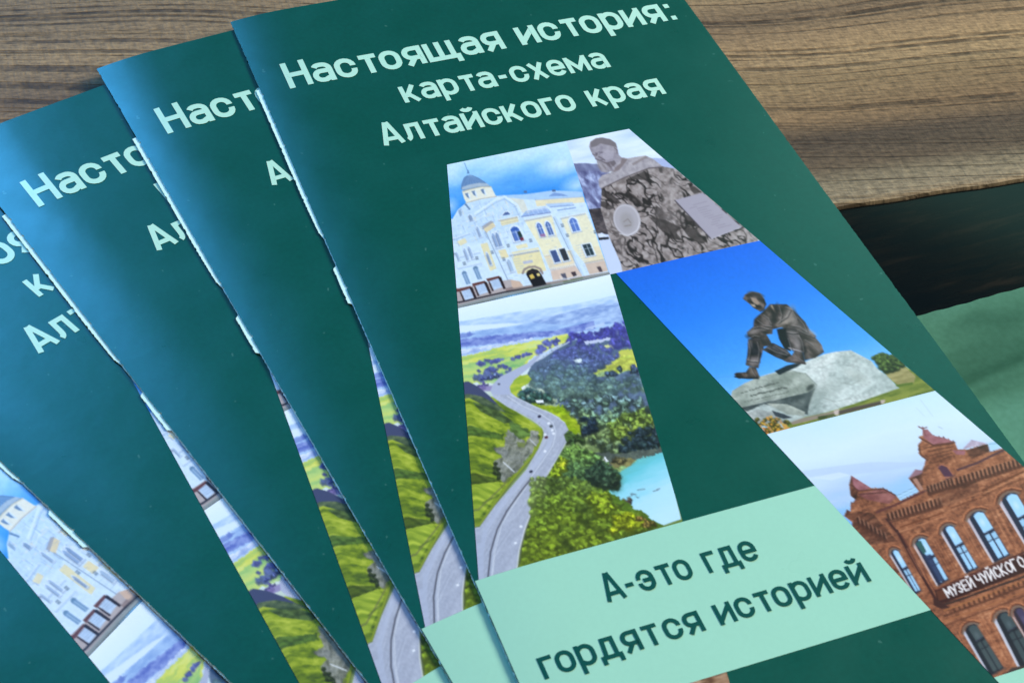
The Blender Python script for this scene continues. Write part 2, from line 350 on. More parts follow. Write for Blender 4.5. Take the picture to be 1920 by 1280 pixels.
def paint_town_hall():
    c = Canvas(828, 256, 1156, 590)
    # sky
    n = c.noise(90, 26, 3, 4, -.2); t = (c.Y-309+.2*(c.X-838))
    sky = c.ramp(t+(n-.5)*40+np.maximum(0, c.X-1010)*-.25, [(-5, (205, 234, 250)), (18, (176, 220, 248)), (45, (120, 186, 244)), (78, (60, 148, 234)), (120, (64, 150, 236)), (200, (120, 190, 245))])
    c.img[:] = sky
    c.frame(830, 240, 5.953)
    for x, y, rx, ry, a in ((1330, 400, 170, 90, .8), (1500, 640, 120, 70, .7), (110, 520, 90, 90, .5), (90, 880, 60, 60, .6), (900, 330, 300, 40, .35)):
        c.ell(x, y, rx, ry, (226, 243, 252), -.3, a, .9)
    W, Y_, S, B, D = (216, 233, 247), (243, 234, 198), (168, 190, 218), (146, 172, 212), (74, 84, 108)
    # main mass of the walls
    c.poly([(120, 1290), (100, 1040), (170, 920), (260, 845), (600, 765), (930, 775), (1560, 740), (1740, 1300)], W)
    c.frame(840, 380, 5.953)
    c.poly([(45, 200), (60, 180), (1540, 0), (1795, 770), (120, 1170)], W)
    c.frame(830, 240, 5.953)
    # long roof and cornice
    c.poly([(620, 760), (920, 745), (1230, 700), (1560, 712), (1575, 770), (1030, 806), (900, 800), (640, 775)], (178, 208, 240))
    c.poly([(1180, 765), (1240, 725), (1330, 735), (1400, 760)], (128, 158, 208)); c.poly([(1220, 690), (1260, 690), (1260, 715), (1222, 715)], (90, 110, 150)); c.poly([(905, 705), (940, 705), (940, 730), (905, 730)], (90, 115, 160))
    c.poly([(1030, 806), (1575, 770), (1590, 830), (1050, 880)], (240, 226, 190)); c.line([(1030, 806), (1570, 768)], 1.3, S)
    c.poly([(640, 775), (900, 800), (960, 930), (880, 960), (760, 800)], (226, 226, 214))
    # spire, dome, drum
    c.line([(243, 400), (285, 510)], 1.1, (92, 128, 176))
    c.poly([(268, 520), (283, 470), (300, 518)], (96, 130, 176))
    dome = [(203, 690), (212, 620), (235, 565), (268, 540), (330, 535), (400, 565), (470, 610), (520, 650), (545, 690), (380, 670), (225, 710)]
    c.poly(dome, (104, 138, 182))
    for k in range(7): c.line([(300, 528), (215+k*52, 700-12*abs(k-3)*.3-(k > 2)*20)], .8, (146, 176, 210), .6)
    c.poly([(212, 700), (215, 670), (300, 640), (400, 622), (490, 625), (530, 655), (400, 660), (290, 685)], (176, 190, 204))
    c.poly([(215, 715), (300, 690), (420, 665), (540, 660), (598, 775), (430, 800), (265, 850), (240, 800)], (238, 234, 216))
    c.line([(222, 722), (300, 694), (420, 668), (540, 664)], 1.5, (204, 190, 160))
    for x, y in ((245, 740), (320, 715), (420, 695)):
        c.poly([(x, y), (x+38, y-8), (x+62, y+62), (x+25, y+40)], (112, 134, 166)); c.poly([(x+35, y+2), (x+52, y), (x+70, y+70), (x+55, y+66)], (225, 236, 245))
    c.line([(260, 845), (430, 798), (600, 772)], 2.0, (200, 192, 176)); c.line([(270, 830), (430, 788), (590, 762)], .9, (246, 240, 222))
    rnd = random.Random(4)
    # gable, carved trim: many small strokes in white, shade and cream
    def trim(poly, n, L, cols, ang, seed, w=(.7, 1.6)):
        r = random.Random(seed); p = c.T(poly); lo, hi = p.min(0), p.max(0); k = 0
        while k < n:
            x, y = r.uniform(lo[0], hi[0]), r.uniform(lo[1], hi[1]); ins = False
            for i in range(len(p)):
                (a, b), (e, d) = p[i], p[(i+1) % len(p)]
                if (b > y) != (d > y) and x < (e-a)*(y-b)/(d-b)+a: ins = not ins
            if not ins: continue
            k += 1; a = r.choice(ang)+r.uniform(-.12, .12); l = L*r.uniform(.4, 1.3)
            c.line([(x, y), (x+l*math.cos(a), y+l*math.sin(a))], r.uniform(*w), r.choice(cols), .75, True)
    c.poly([(180, 930), (255, 850), (560, 790), (700, 780), (870, 930), (920, 1060), (640, 1180), (440, 1290), (120, 1290), (110, 1050)], (203, 224, 243))
    trim([(170, 930), (255, 850), (700, 780), (900, 1000), (900, 1280), (120, 1290), (110, 1060)], 230, 9, [(232, 243, 250), (176, 198, 226), (238, 230, 204), (150, 172, 204), (222, 236, 248)], [-.35, 1.15], 5)
    c.line([(360, 960), (600, 800), (690, 770), (830, 860), (890, 980)], 3.2, (226, 240, 250)); c.line([(372, 985), (600, 835), (690, 800), (800, 870), (860, 1000)], 1.2, (160, 184, 214))
    c.poly([(240, 860), (262, 850), (312, 915), (300, 925)], (110, 136, 170)); c.poly([(170, 930), (200, 910), (215, 980), (195, 1000)], (150, 170, 196))
    c.poly([(665, 985), (690, 950), (725, 942), (755, 968)], (82, 104, 156)); c.line([(655, 990), (690, 945), (730, 935), (765, 968)], 1.4, (236, 240, 240))
    c.poly([(640, 1040), (830, 990), (850, 1050), (660, 1100)], (236, 224, 184)); c.line([(640, 1045), (830, 1000)], 1.2, (196, 184, 158)); c.line([(650, 1080), (845, 1035)], 1.2, (204, 194, 166))
    # bay with a small tent roof on the left
    c.poly([(445, 1110), (540, 1050), (590, 1100), (490, 1175)], (224, 206, 172)); c.line([(445, 1112), (540, 1048)], 2.2, (150, 152, 168)); c.line([(455, 1128), (490, 1180)], 1.2, (150, 150, 160))
    # right wing, blue canopy roofs
    c.poly([(880, 990), (930, 930), (1150, 880), (1210, 940), (1190, 950)], (158, 184, 226)); c.line([(880, 994), (1200, 946)], 1.8, (120, 136, 184))
    for k in range(5): c.line([(945+k*52, 930-k*10), (965+k*55, 972-k*8)], .9, (206, 222, 246))
    c.poly([(1140, 850), (1450, 830), (1470, 870), (1200, 890)], (188, 210, 238)); c.line([(1200, 885), (1460, 860)], 1.4, (130, 152, 196)); c.line([(1285, 920), (1480, 890)], 2.2, (138, 164, 208)); c.line([(1290, 945), (1500, 920)], 1.5, (196, 214, 236))
    c.frame(840, 380, 5.953)
    # yellow wall fields
    wall = [(560, 200), (780, 160), (845, 430), (700, 470), (600, 330)]
    c.poly([(850, 200), (1160, 140), (1220, 380), (1330, 600), (1400, 690), (1130, 740), (1020, 480)], Y_)
    c.poly([(1255, 170), (1540, 110), (1640, 330), (1740, 640), (1520, 670), (1400, 520)], (242, 234, 202))
    c.poly([(1080, 590), (1380, 520), (1420, 700), (1140, 750)], (240, 220, 184)); c.poly([(1480, 520), (1690, 480), (1745, 630), (1530, 670)], (240, 224, 188))
    c.poly([(690, 560), (1010, 500), (1100, 760), (780, 800)], (240, 226, 176)); c.poly([(750, 485), (880, 455), (900, 510), (780, 535)], (240, 228, 186))
    c.poly([(560, 540), (640, 520), (680, 610), (600, 640)], (238, 222, 176)); c.poly([(100, 440), (190, 400), (215, 450), (140, 490)], (238, 226, 186)); c.poly([(360, 470), (440, 450), (540, 740), (470, 770)], (236, 224, 180))
    c.poly([(395, 300), (500, 225), (530, 265), (430, 345)], (232, 212, 170)); c.line([(385, 300), (500, 220)], 1.8, (150, 150, 164))
    # string courses, quoins, downpipes
    for a, b, w, col in (((690, 600), (1015, 540), 1.6, (128, 134, 160)), ((1060, 410), (1240, 370), 1.2, (220, 226, 232)), ((1140, 750), (1420, 700), 1.6, (250, 246, 236)), ((1530, 670), (1750, 630), 1.5, (180, 164, 150)),
                         ((680, 545), (1000, 485), 1.4, W), ((1180, 170), (1490, 810), 1.2, (128, 150, 180)), ((1200, 170), (1520, 830), 2.6, (196, 216, 236)), ((420, 330), (720, 980), 1.3, (130, 148, 176)), ((450, 330), (740, 960), 2.4, (214, 230, 246)), ((600, 330), (730, 620), 1.8, (206, 224, 240))):
        c.line([a, b], w, col)
    for k in range(11):
        t = k/10
        for (ax, ay, bx, by, l) in ((480, 480, 700, 950, 66), (720, 640, 860, 900, 80), (1060, 640, 1160, 840, 80), (1430, 480, 1540, 770, 70), (1590, 120, 1770, 680, 55)):
            x, y = ax+(bx-ax)*t, ay+(by-ay)*t
            c.line([(x, y), (x+l, y-l*.2)], .8, (166, 190, 222), .7)
    # windows: arched pairs, arched singles, squares
    rq = random.Random(21)
    for (ax, ay), (bx, by), n, k in (((850, 205), (1160, 145), 22, (150, 164, 196)), ((1255, 178), (1540, 118), 20, (150, 164, 196)), ((690, 590), (1010, 530), 20, (168, 180, 206)), ((1080, 600), (1380, 530), 16, (196, 186, 172)), ((560, 205), (780, 165), 14, (186, 178, 166)), ((1140, 745), (1420, 694), 14, (188, 172, 164)), ((100, 620), (360, 560), 16, (158, 178, 208)), ((110, 740), (380, 680), 16, (158, 178, 208)), ((60, 420), (250, 350), 14, (160, 180, 210)), ((880, 100), (1120, 62), 14, (196, 210, 232))):
        c.line([(ax, ay-9), (bx, by-9)], 1.1, (238, 244, 248)); c.line([(ax, ay+9), (bx, by+9)], .8, k, .8)
        for i in range(n):
            u = i/n; c.line([(ax+(bx-ax)*u, ay+(by-ay)*u-5), (ax+(bx-ax)*u+3, ay+(by-ay)*u+7)], 1.0, k, .9)
    for k in range(150):
        x = rq.uniform(60, 1760); y = 210-x*.14+rq.uniform(0, 1)*(760-x*.02); l = rq.uniform(14, 40)
        c.line([(x, y), (x+l, y-l*.2)], rq.uniform(.6, 1.1), rq.choice([(240, 246, 250), (176, 194, 222), (236, 226, 198), (150, 170, 204), (226, 236, 246)]), .55)
    def win(x, y, w, h, glass, arch=True, split=True, lean=.38, fr=(232, 242, 250)):
        P = lambda u, v: (x+w*u+lean*h*v, y+h*v-.2*w*u)
        top = [P(0, .18), P(.18, .03), P(.5, -.05), P(.82, .03), P(1, .18)] if arch else [P(0, 0), P(1, 0)]
        q = [P(-.2, .12), P(.1, -.08), P(.5, -.16), P(.9, -.08), P(1.2, .12), P(1.2, 1.06), P(-.2, 1.06)] if arch else [P(-.18, -.08), P(1.18, -.08), P(1.18, 1.08), P(-.18, 1.08)]
        c.poly([(X-4, Y+5) for X, Y in q], (168, 184, 212), .7); c.poly(q, fr); c.poly(top+[P(1, 1), P(0, 1)], glass); c.line([P(-.25, 1.12), P(1.25, 1.1)], 1.2, (150, 160, 186), .8); c.line([top[0], P(0, 1)], .9, (60, 70, 100), .7)
        if split: c.line([P(.52, .1), P(.52, 1)], .9, fr); c.line([P(0, .38), P(1, .38)], .7, fr)
    win(690, 285, 90, 150, (88, 118, 186)); c.poly([(695, 300), (770, 275), (790, 310), (700, 320)], (58, 96, 176)); c.poly([(770, 330), (805, 320), (835, 385), (800, 395)], (40, 60, 60)); c.poly([(800, 398), (838, 388), (850, 420), (815, 430)], (120, 44, 60))
    win(980, 240, 52, 140, (84, 112, 180)); win(1078, 225, 52, 140, (84, 112, 172)); c.poly([(1025, 355), (1080, 345), (1092, 378), (1040, 385)], (160, 120, 160)); win(1345, 185, 78, 140, (92, 124, 196))
    win(480, 355, 34, 150, (150, 172, 206), split=False); win(520, 345, 34, 150, (140, 162, 198), split=False); win(650, 645, 40, 130, (170, 190, 214), split=False); win(310, 280, 26, 110, (160, 180, 208), split=False)
    win(165, 520, 26, 130, (168, 188, 216), split=False); win(215, 500, 26, 130, (168, 188, 216), split=False); win(80, 560, 22, 90, (170, 190, 216), split=False); win(225, 150, 34, 60, (140, 160, 190), split=False); win(420, 570, 24, 130, (150, 166, 190), split=False)
    win(1140, 540, 62, 130, (70, 88, 134), False, False, .42); win(1240, 520, 62, 130, (52, 54, 62), False, False, .42); win(1500, 470, 84, 125, (44, 60, 68), False, True, .42)
    for x, y in ((900, 410), (650, 470), (1255, 240), (1310, 350), (300, 610), (160, 670), (470, 545), (1620, 310), (600, 620)):
        c.poly([(x, y), (x+34, y-6), (x+44, y+30), (x+12, y+36)], (104, 120, 140), .8); c.line([(x, y+16), (x+46, y+10)], .9, (224, 234, 242))
    for x, y in ((160, 790), (285, 735)):
        c.ell(x+22, y+5, 28, 26, (104, 134, 166)); c.poly([(x-5, y+10), (x+45, y), (x+95, y+120), (x+45, y+130)], (128, 158, 192)); c.line([(x+20, y+10), (x+70, y+125)], .8, (196, 214, 232))
    c.poly([(830, 660), (940, 640), (950, 668), (845, 690)], (188, 190, 206))
    # plinth, arched door
    c.poly([(1145, 760), (1425, 705), (1500, 815), (1170, 870)], (222, 196, 178)); c.poly([(1530, 680), (1750, 640), (1790, 760), (1580, 800)], (216, 192, 174)); c.poly([(690, 860), (800, 880), (840, 930), (720, 970)], (214, 182, 160))
    c.poly([(640, 970), (1800, 770), (1805, 795), (640, 1010)], (158, 140, 132))
    c.poly([(1660, 715), (1700, 708), (1730, 770), (1690, 770)], (80, 66, 72)); c.poly([(1255, 795), (1310, 785), (1330, 850), (1290, 850)], (90, 88, 104)); c.poly([(1370, 775), (1420, 765), (1440, 815), (1400, 825)], (70, 56, 62))
    c.line([(1250, 830), (1360, 860)], 1.1, (230, 230, 236)); c.line([(1400, 830), (1470, 800)], 1.1, (230, 226, 226))
    arch = [(835, 790), (850, 750), (900, 722), (970, 715), (1030, 740), (1055, 790)]
    c.line(arch, 3.6, (120, 104, 104)); c.line(arch, 1.5, (178, 160, 150))
    c.poly([(870, 800), (890, 760), (940, 738), (1000, 750), (1040, 800), (1100, 910), (955, 945)], (26, 24, 28))
    c.poly([(905, 812), (945, 796), (970, 840), (925, 856)], (222, 190, 92)); c.poly([(985, 795), (1015, 785), (1030, 815), (1000, 825)], (236, 214, 138)); c.line([(880, 775), (1030, 768)], 1., (90, 70, 60))
    # basement arcade with rusty canopies on the left
    c.poly([(105, 960), (700, 860), (720, 990), (120, 1150)], (186, 172, 170)); 
    for k, (x, y) in enumerate(((120, 965), (280, 905), (440, 850))):
        c.poly([(x+20, y+10), (x+130, y-20), (x+190, y+90), (x+70, y+130)], (192, 210, 234)); 
        for j in range(4): c.line([(x+45+j*8, y+30+j*20), (x+125+j*12, y+12+j*20)], .8, (150, 170, 202))
        c.poly([(x-15, y+5), (x+130, y-30), (x+145, y-8), (x, y+35)], (104, 58, 52)); c.poly([(x+118, y-12), (x+150, y-20), (x+205, y+112), (x+180, y+120)], (44, 30, 32)); c.poly([(x+8, y+36), (x+24, y+32), (x+72, y+137), (x+52, y+143)], (60, 46, 48))
    c.poly([(640, 960), (720, 940), (730, 985), (650, 1000)], (150, 130, 126))
    c.line([(120, 1120), (640, 1000), (960, 945), (1140, 915)], 3.2, (52, 46, 52)); c.line([(115, 1160), (700, 1010), (1810, 785)], 3.8, (146, 150, 148)); c.line([(115, 1175), (700, 1030), (1810, 795)], 1.6, (108, 112, 108)); c.line([(900, 985), (1150, 925)], 1.4, (96, 118, 88)); c.line([(1290, 885), (1500, 835)], 1.6, (88, 112, 70))
    g = c.noise(4, 4, 9, 2); c.img *= (.96+.08*g)[..., None]
    c.bleed((1144, 514), (861, 578), 2); c.bleed((861, 578), (838, 309), 2)
    return c

def paint_stone_bust():
    c = Canvas(1052, 232, 1428, 524); c.frame(1060, 240, 5.119)
    n = c.noise(70, 16, 7, 4, -.2)
    c.img[:] = c.ramp(n, [(.2, (196, 214, 240)), (.5, (220, 233, 248)), (.8, (238, 246, 252))])
    c.poly([(820, 285), (950, 290), (1080, 380), (1000, 400), (870, 340)], (176, 186, 222))
    n2 = c.noise(14, 7, 8, 4, .9); hill = c.ramp(n2, [(.25, (86, 86, 126)), (.45, (122, 124, 162)), (.62, (160, 168, 206)), (.8, (200, 208, 236))])
    c.tex([(55, 345), (180, 338), (300, 345), (420, 430), (400, 800), (210, 800)], hill)
    c.poly([(60, 345), (180, 340), (310, 350), (350, 420), (240, 410), (100, 420)], (116, 118, 152), .75)
    n3 = c.noise(10, 5, 3, 3); c.tex([(210, 780), (400, 760), (480, 1060), (320, 1060)], c.ramp(n3, [(.3, (56, 48, 52)), (.7, (104, 92, 92))]))
    c.poly([(310, 1010), (420, 1020), (600, 1420), (410, 1420)], (206, 216, 240)); c.poly([(315, 1050), (415, 1045), (420, 1065), (320, 1075)], (30, 28, 34)); c.poly([(310, 1020), (350, 1000), (400, 1035), (330, 1050)], (226, 232, 246))
    # rough stone with dark clefts
    w1, w2 = c.noise(26, 26, 21, 3), c.noise(26, 26, 22, 3)
    sx, sy = c.X, c.Y; c.X = sx+w1*22; c.Y = sy+w2*22
    r = 1-np.abs(c.noise(44, 17, 31, 3, .95)-.5)*2; q = 1-np.abs(c.noise(30, 12, 41, 2, .6)-.5)*2
    c.X, c.Y = sx, sy
    g = c.noise(6, 6, 5, 3); base = c.ramp(g, [(.25, (122, 110, 106)), (.5, (156, 142, 138)), (.8, (184, 172, 168))])
    dk = np.clip((np.maximum(r, q*.985)-.90)/.055, 0, 1)[..., None]*np.clip((c.noise(60, 60, 61, 2)-.28)*5, .15, 1)[..., None]
    stone = base*(1-dk)+np.array((46, 39, 38))/255.*dk
    c.tex([(350, 580), (560, 480), (760, 395), (950, 370), (1060, 390), (1310, 600), (1850, 1060), (1850, 1400), (560, 1420), (530, 1290), (420, 1040), (340, 780)], stone)
    for p in ([(350, 590), (420, 610), (540, 720), (480, 730), (400, 680), (345, 640)], [(600, 480), (760, 410), (840, 470), (760, 500), (680, 490), (590, 540)], [(340, 700), (400, 720), (470, 770), (420, 785), (340, 750)], [(590, 610), (660, 640), (760, 740), (890, 770), (760, 765), (680, 720), (620, 700)],
              [(1180, 540), (1240, 560), (1310, 610), (1240, 630), (1210, 600)], [(800, 850), (960, 880), (1120, 960), (1060, 1000), (1130, 1080), (1010, 1060), (900, 960)], [(1100, 930), (1240, 960), (1370, 1090), (1300, 1110), (1180, 1040)], [(1100, 800), (1200, 850), (1290, 950), (1190, 930)]):
        c.poly(p, (52, 44, 42), .7)
    c.tex([(340, 780), (470, 790), (560, 1000), (600, 1290), (560, 1290), (420, 1040)], base, .55)
    # bust: shoulders, neck, head
    sh = [(318, 500), (350, 455), (440, 425), (460, 380), (540, 280), (600, 290), (770, 262), (850, 300), (945, 375), (800, 385), (560, 480), (350, 585), (325, 560)]
    c.tex(sh, c.ramp(g+ (c.X-1130)*.0006, [(.2, (150, 140, 146)), (.8, (190, 180, 182))]))
    c.line([(350, 580), (560, 478), (800, 384), (940, 372)], 2.2, (104, 92, 92)); c.poly([(640, 340), (760, 270), (800, 275), (650, 360)], (138, 124, 122), .7); c.poly([(450, 400), (530, 340), (540, 290), (600, 300), (520, 400), (470, 425)], (128, 112, 112), .8)
    head = [(228, 180), (240, 130), (290, 100), (350, 92), (430, 108), (480, 140), (500, 200), (515, 260), (545, 285), (490, 360), (460, 410), (400, 430), (345, 420), (320, 380), (300, 310), (265, 260), (245, 225)]
    c.tex(head, c.ramp(g, [(.2, (146, 136, 146)), (.8, (176, 166, 172))]))
    c.poly([(240, 140), (290, 102), (350, 92), (430, 108), (485, 145), (500, 190), (420, 165), (340, 150), (300, 175), (245, 190)], (120, 110, 112), .85)
    c.poly([(320, 310), (400, 330), (470, 310), (490, 340), (440, 385), (400, 350)], (104, 92, 96), .8); c.line([(300, 265), (350, 290), (380, 310)], 2, (110, 100, 108)); c.poly([(280, 240), (330, 225), (350, 250), (300, 262)], (120, 110, 122), .7)
    c.poly([(330, 250), (400, 210), (470, 220), (460, 290), (390, 310)], (186, 176, 186), .5); c.line([(470, 190), (500, 215), (495, 240)], 1.8, (116, 106, 110)); c.poly([(310, 330), (390, 350), (410, 420), (350, 415)], (190, 182, 188), .7)
    c.line([(262, 252), (290, 262), (322, 258)], 1.5, (96, 86, 94), .9); c.line([(288, 296), (330, 312), (356, 306)], 1.6, (98, 88, 92), .9); c.ell(300, 248, 12, 6, (92, 82, 92), .2, .8, .4); c.ell(350, 236, 12, 6, (92, 82, 92), -.1, .7, .4); c.poly([(318, 236), (330, 240), (312, 286), (296, 280)], (194, 184, 190), .5); c.ell(360, 372, 60, 36, (136, 124, 126), .5, .55, .5)
    for k in range(26): c.line([(320+k*6, 330+(k*37) % 60), (332+k*6, 362+(k*37) % 60)], 1.0, (112, 100, 102) if k % 2 else (190, 180, 184), .5)
    # round medallion and plaque
    c.ell(592, 880, 128, 155, (196, 188, 192), -.35); c.ell(588, 880, 108, 135, (180, 172, 176), -.35); c.ell(590, 890, 62, 84, (164, 156, 156), -.3, .8, .3); c.line([(560, 900), (600, 870), (630, 910)], 1.6, (140, 130, 126)); c.line([(570, 940), (630, 930)], 2, (142, 132, 128)); c.line([(520, 1010), (600, 1035), (690, 980), (718, 900)], 1.4, (222, 216, 218))
    c.poly([(1050, 690), (1320, 618), (1690, 945), (1400, 1062)], (172, 163, 174)); c.line([(1050, 692), (1400, 1064)], 1.8, (70, 60, 66)); c.line([(1400, 1062), (1690, 948)], 1.2, (210, 202, 212))
    rn = random.Random(2)
    for k in range(13):
        t = k/13; x, y = 1140+t*300, 760-t*-230
        a = rn.uniform(30, 90); b = a+rn.uniform(60, 130); c.line([(x+a, y-a*.27), (x+b, y-b*.27)], 1.3, (150, 140, 152), .8)
    return c

def paint_valley_road():
    c = Canvas(850, 502, 1292, 1098); c.frame(850, 510, 4.74)
    tilt = c.Y+.205*(c.X-861)-578
    n = c.noise(60, 10, 2, 4, -.2)
    c.img[:] = c.ramp(tilt+(n-.5)*10, [(0, (236, 247, 253)), (35, (222, 240, 252)), (60, (204, 224, 248)), (80, (176, 204, 240)), (110, (190, 216, 246)), (150, (220, 232, 230)), (240, (150, 170, 120)), (400, (110, 130, 60))])
    def ridge(pts, cols, sc=(16, 5), seed=1, a=1.):
        m = c.noise(sc[0], sc[1], seed, 3, -.2); c.tex(pts, c.ramp(m, [(.25, cols[0]), (.7, cols[1])]), a)
    ridge([(90, 440), (600, 350), (1000, 300), (1440, 205), (1600, 420), (900, 470), (80, 490)], ((172, 200, 238), (206, 226, 248)), seed=3)
    ridge([(700, 440), (1030, 350), (1250, 300), (1470, 262), (1560, 450), (1000, 480), (760, 470)], ((132, 158, 212), (184, 208, 242)), seed=4)
    c.poly([(75, 480), (500, 455), (700, 470), (380, 520), (75, 550)], (226, 240, 250), .9)
    ridge([(75, 540), (400, 500), (700, 450), (1000, 470), (1250, 430), (1300, 500), (900, 560), (600, 590), (75, 640)], ((140, 170, 222), (176, 204, 240)), seed=5)
    ridge([(80, 600), (380, 560), (900, 520), (1250, 430), (1260, 500), (1000, 550), (740, 580), (480, 625), (90, 670)], ((96, 112, 190), (150, 166, 222)), (10, 5), 6)
    ridge([(75, 550), (160, 530), (190, 555), (120, 580), (75, 585)], ((110, 130, 200), (140, 160, 215)), (8, 5), 7)
    ridge([(85, 690), (400, 640), (700, 585), (720, 600), (420, 660), (88, 740)], ((150, 170, 220), (226, 234, 248)), (14, 4), 8)
    # yellow fields
    fld = c.noise(40, 7, 12, 3, -.25)
    c.tex([(88, 750), (450, 660), (800, 595), (1010, 545), (1060, 600), (960, 640), (700, 760), (640, 830), (400, 960), (110, 1000)], c.ramp(fld, [(.25, (170, 200, 110)), (.45, (214, 220, 96)), (.6, (226, 228, 120)), (.8, (196, 226, 164))]))
    c.tex([(100, 820), (560, 740), (700, 740), (600, 850), (380, 990), (110, 990)], c.ramp(fld, [(.25, (120, 180, 120)), (.5, (170, 208, 130)), (.75, (206, 218, 110))]), .8)
    B1, B2, B3 = (98, 106, 184), (116, 122, 196), (108, 124, 170)
    c.clumps([(180, 830), (290, 770), (350, 780), (500, 760), (720, 700), (730, 720), (400, 795), (200, 835)], 26, 3.5, 5.5, [B1, B2], 3, light=1.2, dark=.8)
    c.clumps([(700, 690), (800, 620), (930, 595), (965, 625), (850, 680), (740, 710)], 28, 4, 6, [B1, B2], 4, light=1.2, dark=.8)
    c.clumps([(190, 940), (210, 880), (420, 820), (540, 860), (400, 920), (250, 950)], 34, 4, 7, [B1, B3], 5, light=1.2, dark=.8)
    c.clumps([(200, 950), (380, 910), (460, 905), (300, 950)], 12, 3, 4, [B3, B1], 6); c.clumps([(210, 1030), (260, 980), (300, 1000), (350, 1030)], 10, 3, 5, [(96, 84, 160), (110, 100, 160)], 8)
    c.poly([(200, 1020), (350, 1010), (330, 1060), (220, 1060)], (140, 124, 178), .8)
    # forest on the right
    c.poly([(1000, 620), (1560, 540), (1600, 700), (1780, 1300), (1100, 1300), (640, 920), (720, 800), (900, 680)], (92, 110, 136))
    c.clumps([(1010, 600), (1050, 540), (1300, 500), (1530, 420), (1570, 540), (1300, 590), (1040, 620)], 75, 5, 6.5, [(86, 84, 182), (92, 92, 186)], 11, light=1.25, dark=.74)
    c.poly([(1160, 610), (1380, 580), (1420, 600), (1180, 640)], (200, 206, 232)); c.poly([(1340, 650), (1440, 620), (1460, 670), (1350, 680)], (226, 228, 150)); c.poly([(1170, 500), (1340, 445), (1350, 470), (1180, 510)], (198, 214, 240), .8)
    c.clumps([(1390, 590), (1560, 550), (1600, 660), (1440, 680)], 28, 5, 7, [(96, 92, 176), (84, 92, 170)], 12, light=1.25, dark=.74)
    c.tex([(1400, 740), (1500, 690), (1610, 680), (1670, 830), (1500, 890), (1380, 920), (1230, 930), (1240, 890), (1330, 830)], c.ramp(fld, [(.3, (166, 196, 140)), (.5, (192, 202, 84)), (.75, (206, 206, 96))]))
    c.clumps([(900, 690), (1100, 640), (1340, 640), (1480, 750), (1330, 830), (1200, 900), (1000, 830), (880, 760)], 170, 5, 7, [(104, 110, 190), (104, 118, 176), (100, 124, 160)], 13, light=1.25, dark=.74)
    c.clumps([(730, 830), (900, 750), (1200, 850), (1250, 930), (1450, 930), (1700, 920), (1740, 1030), (1400, 1090), (1000, 1100), (820, 1060), (640, 970)], 240, 6, 8, [(106, 124, 168), (104, 134, 142), (112, 140, 128)], 14, light=1.25, dark=.74)
    c.clumps([(1340, 900), (1400, 870), (1440, 900), (1380, 930)], 8, 4, 5, [(86, 104, 140), (80, 104, 120)], 15); c.clumps([(1560, 880), (1600, 820), (1690, 850), (1680, 900)], 14, 4, 6, [(90, 100, 150), (80, 104, 120)], 16); c.clumps([(1450, 870), (1475, 830), (1490, 870)], 5, 3, 4, [(90, 104, 120), (80, 104, 110)], 17)
    c.poly([(1050, 780), (1140, 770), (1150, 800), (1080, 800)], (206, 220, 226))
    # verge inside the bend
    c.tex([(500, 1000), (560, 930), (660, 900), (700, 950), (620, 1030), (600, 1080), (560, 1130), (500, 1080)], c.ramp(fld, [(.3, (140, 172, 50)), (.7, (196, 204, 70))]))
    c.clumps([(570, 1080), (640, 1030), (800, 1060), (860, 1120), (780, 1160), (620, 1130)], 40, 5, 8, [(70, 104, 110), (76, 116, 96)], 18)
    c.frame(860, 740, 4.414)
    c.poly([(560, 70), (900, 90), (1050, 330), (900, 300), (800, 160), (640, 110)], (152, 176, 30)); c.tex([(560, 70), (900, 90), (1050, 330), (900, 300), (800, 160), (640, 110)], c.ramp(c.noise(20, 8, 30, 3), [(.3, (132, 160, 22)), (.7, (174, 190, 44))]))
    c.clumps([(760, 0), (1250, 0), (1590, 20), (1690, 430), (1300, 480), (1080, 400), (1000, 250), (900, 90)], 190, 8, 11, [(104, 128, 134), (108, 138, 112), (134, 156, 92), (96, 116, 96)], 19, light=1.7)
    c.clumps([(1240, 220), (1500, 100), (1620, 190), (1500, 320), (1320, 400)], 60, 7, 9, [(130, 158, 72), (150, 172, 70)], 20, light=1.6)
    c.clumps([(1380, 300), (1650, 250), (1690, 440), (1330, 480)], 55, 7, 9, [(56, 72, 84), (48, 66, 70)], 21, light=1.5)
    c.clumps([(1010, 190), (1130, 170), (1110, 320), (1050, 350)], 18, 6, 8, [(44, 62, 84), (50, 66, 84)], 22, light=1.3)
    c.poly([(1090, 470), (1400, 480), (1700, 430), (1700, 480), (1320, 600), (1150, 560)], (84, 92, 84))
    # lake
    lk = (c.X-1160)*.6+(c.Y-850); c.tex([(1320, 610), (1480, 530), (1705, 465), (1840, 1030), (1640, 1100), (1440, 1010), (1240, 820)], c.ramp(lk+(c.noise(40, 8, 33, 3, -.3)-.5)*30, [(30, (104, 186, 176)), (55, (110, 204, 216)), (85, (150, 220, 236)), (120, (184, 230, 246)), (170, (196, 234, 250))]))
    c.poly([(1300, 610), (1480, 535), (1400, 600), (1330, 640)], (150, 170, 100), .8); c.ell(1290, 740, 60, 60, (96, 140, 130), .3, .8, .6)
    c.poly([(1250, 560), (1300, 510), (1470, 530), (1400, 590), (1290, 600)], (124, 116, 74)); c.clumps([(1250, 540), (1310, 510), (1400, 540), (1300, 570)], 12, 4, 5, [(100, 98, 70), (120, 110, 70)], 23); c.poly([(1150, 550), (1210, 515), (1240, 545), (1190, 590)], (236, 238, 240)); c.poly([(1190, 540), (1215, 530), (1220, 545)], (120, 100, 90))
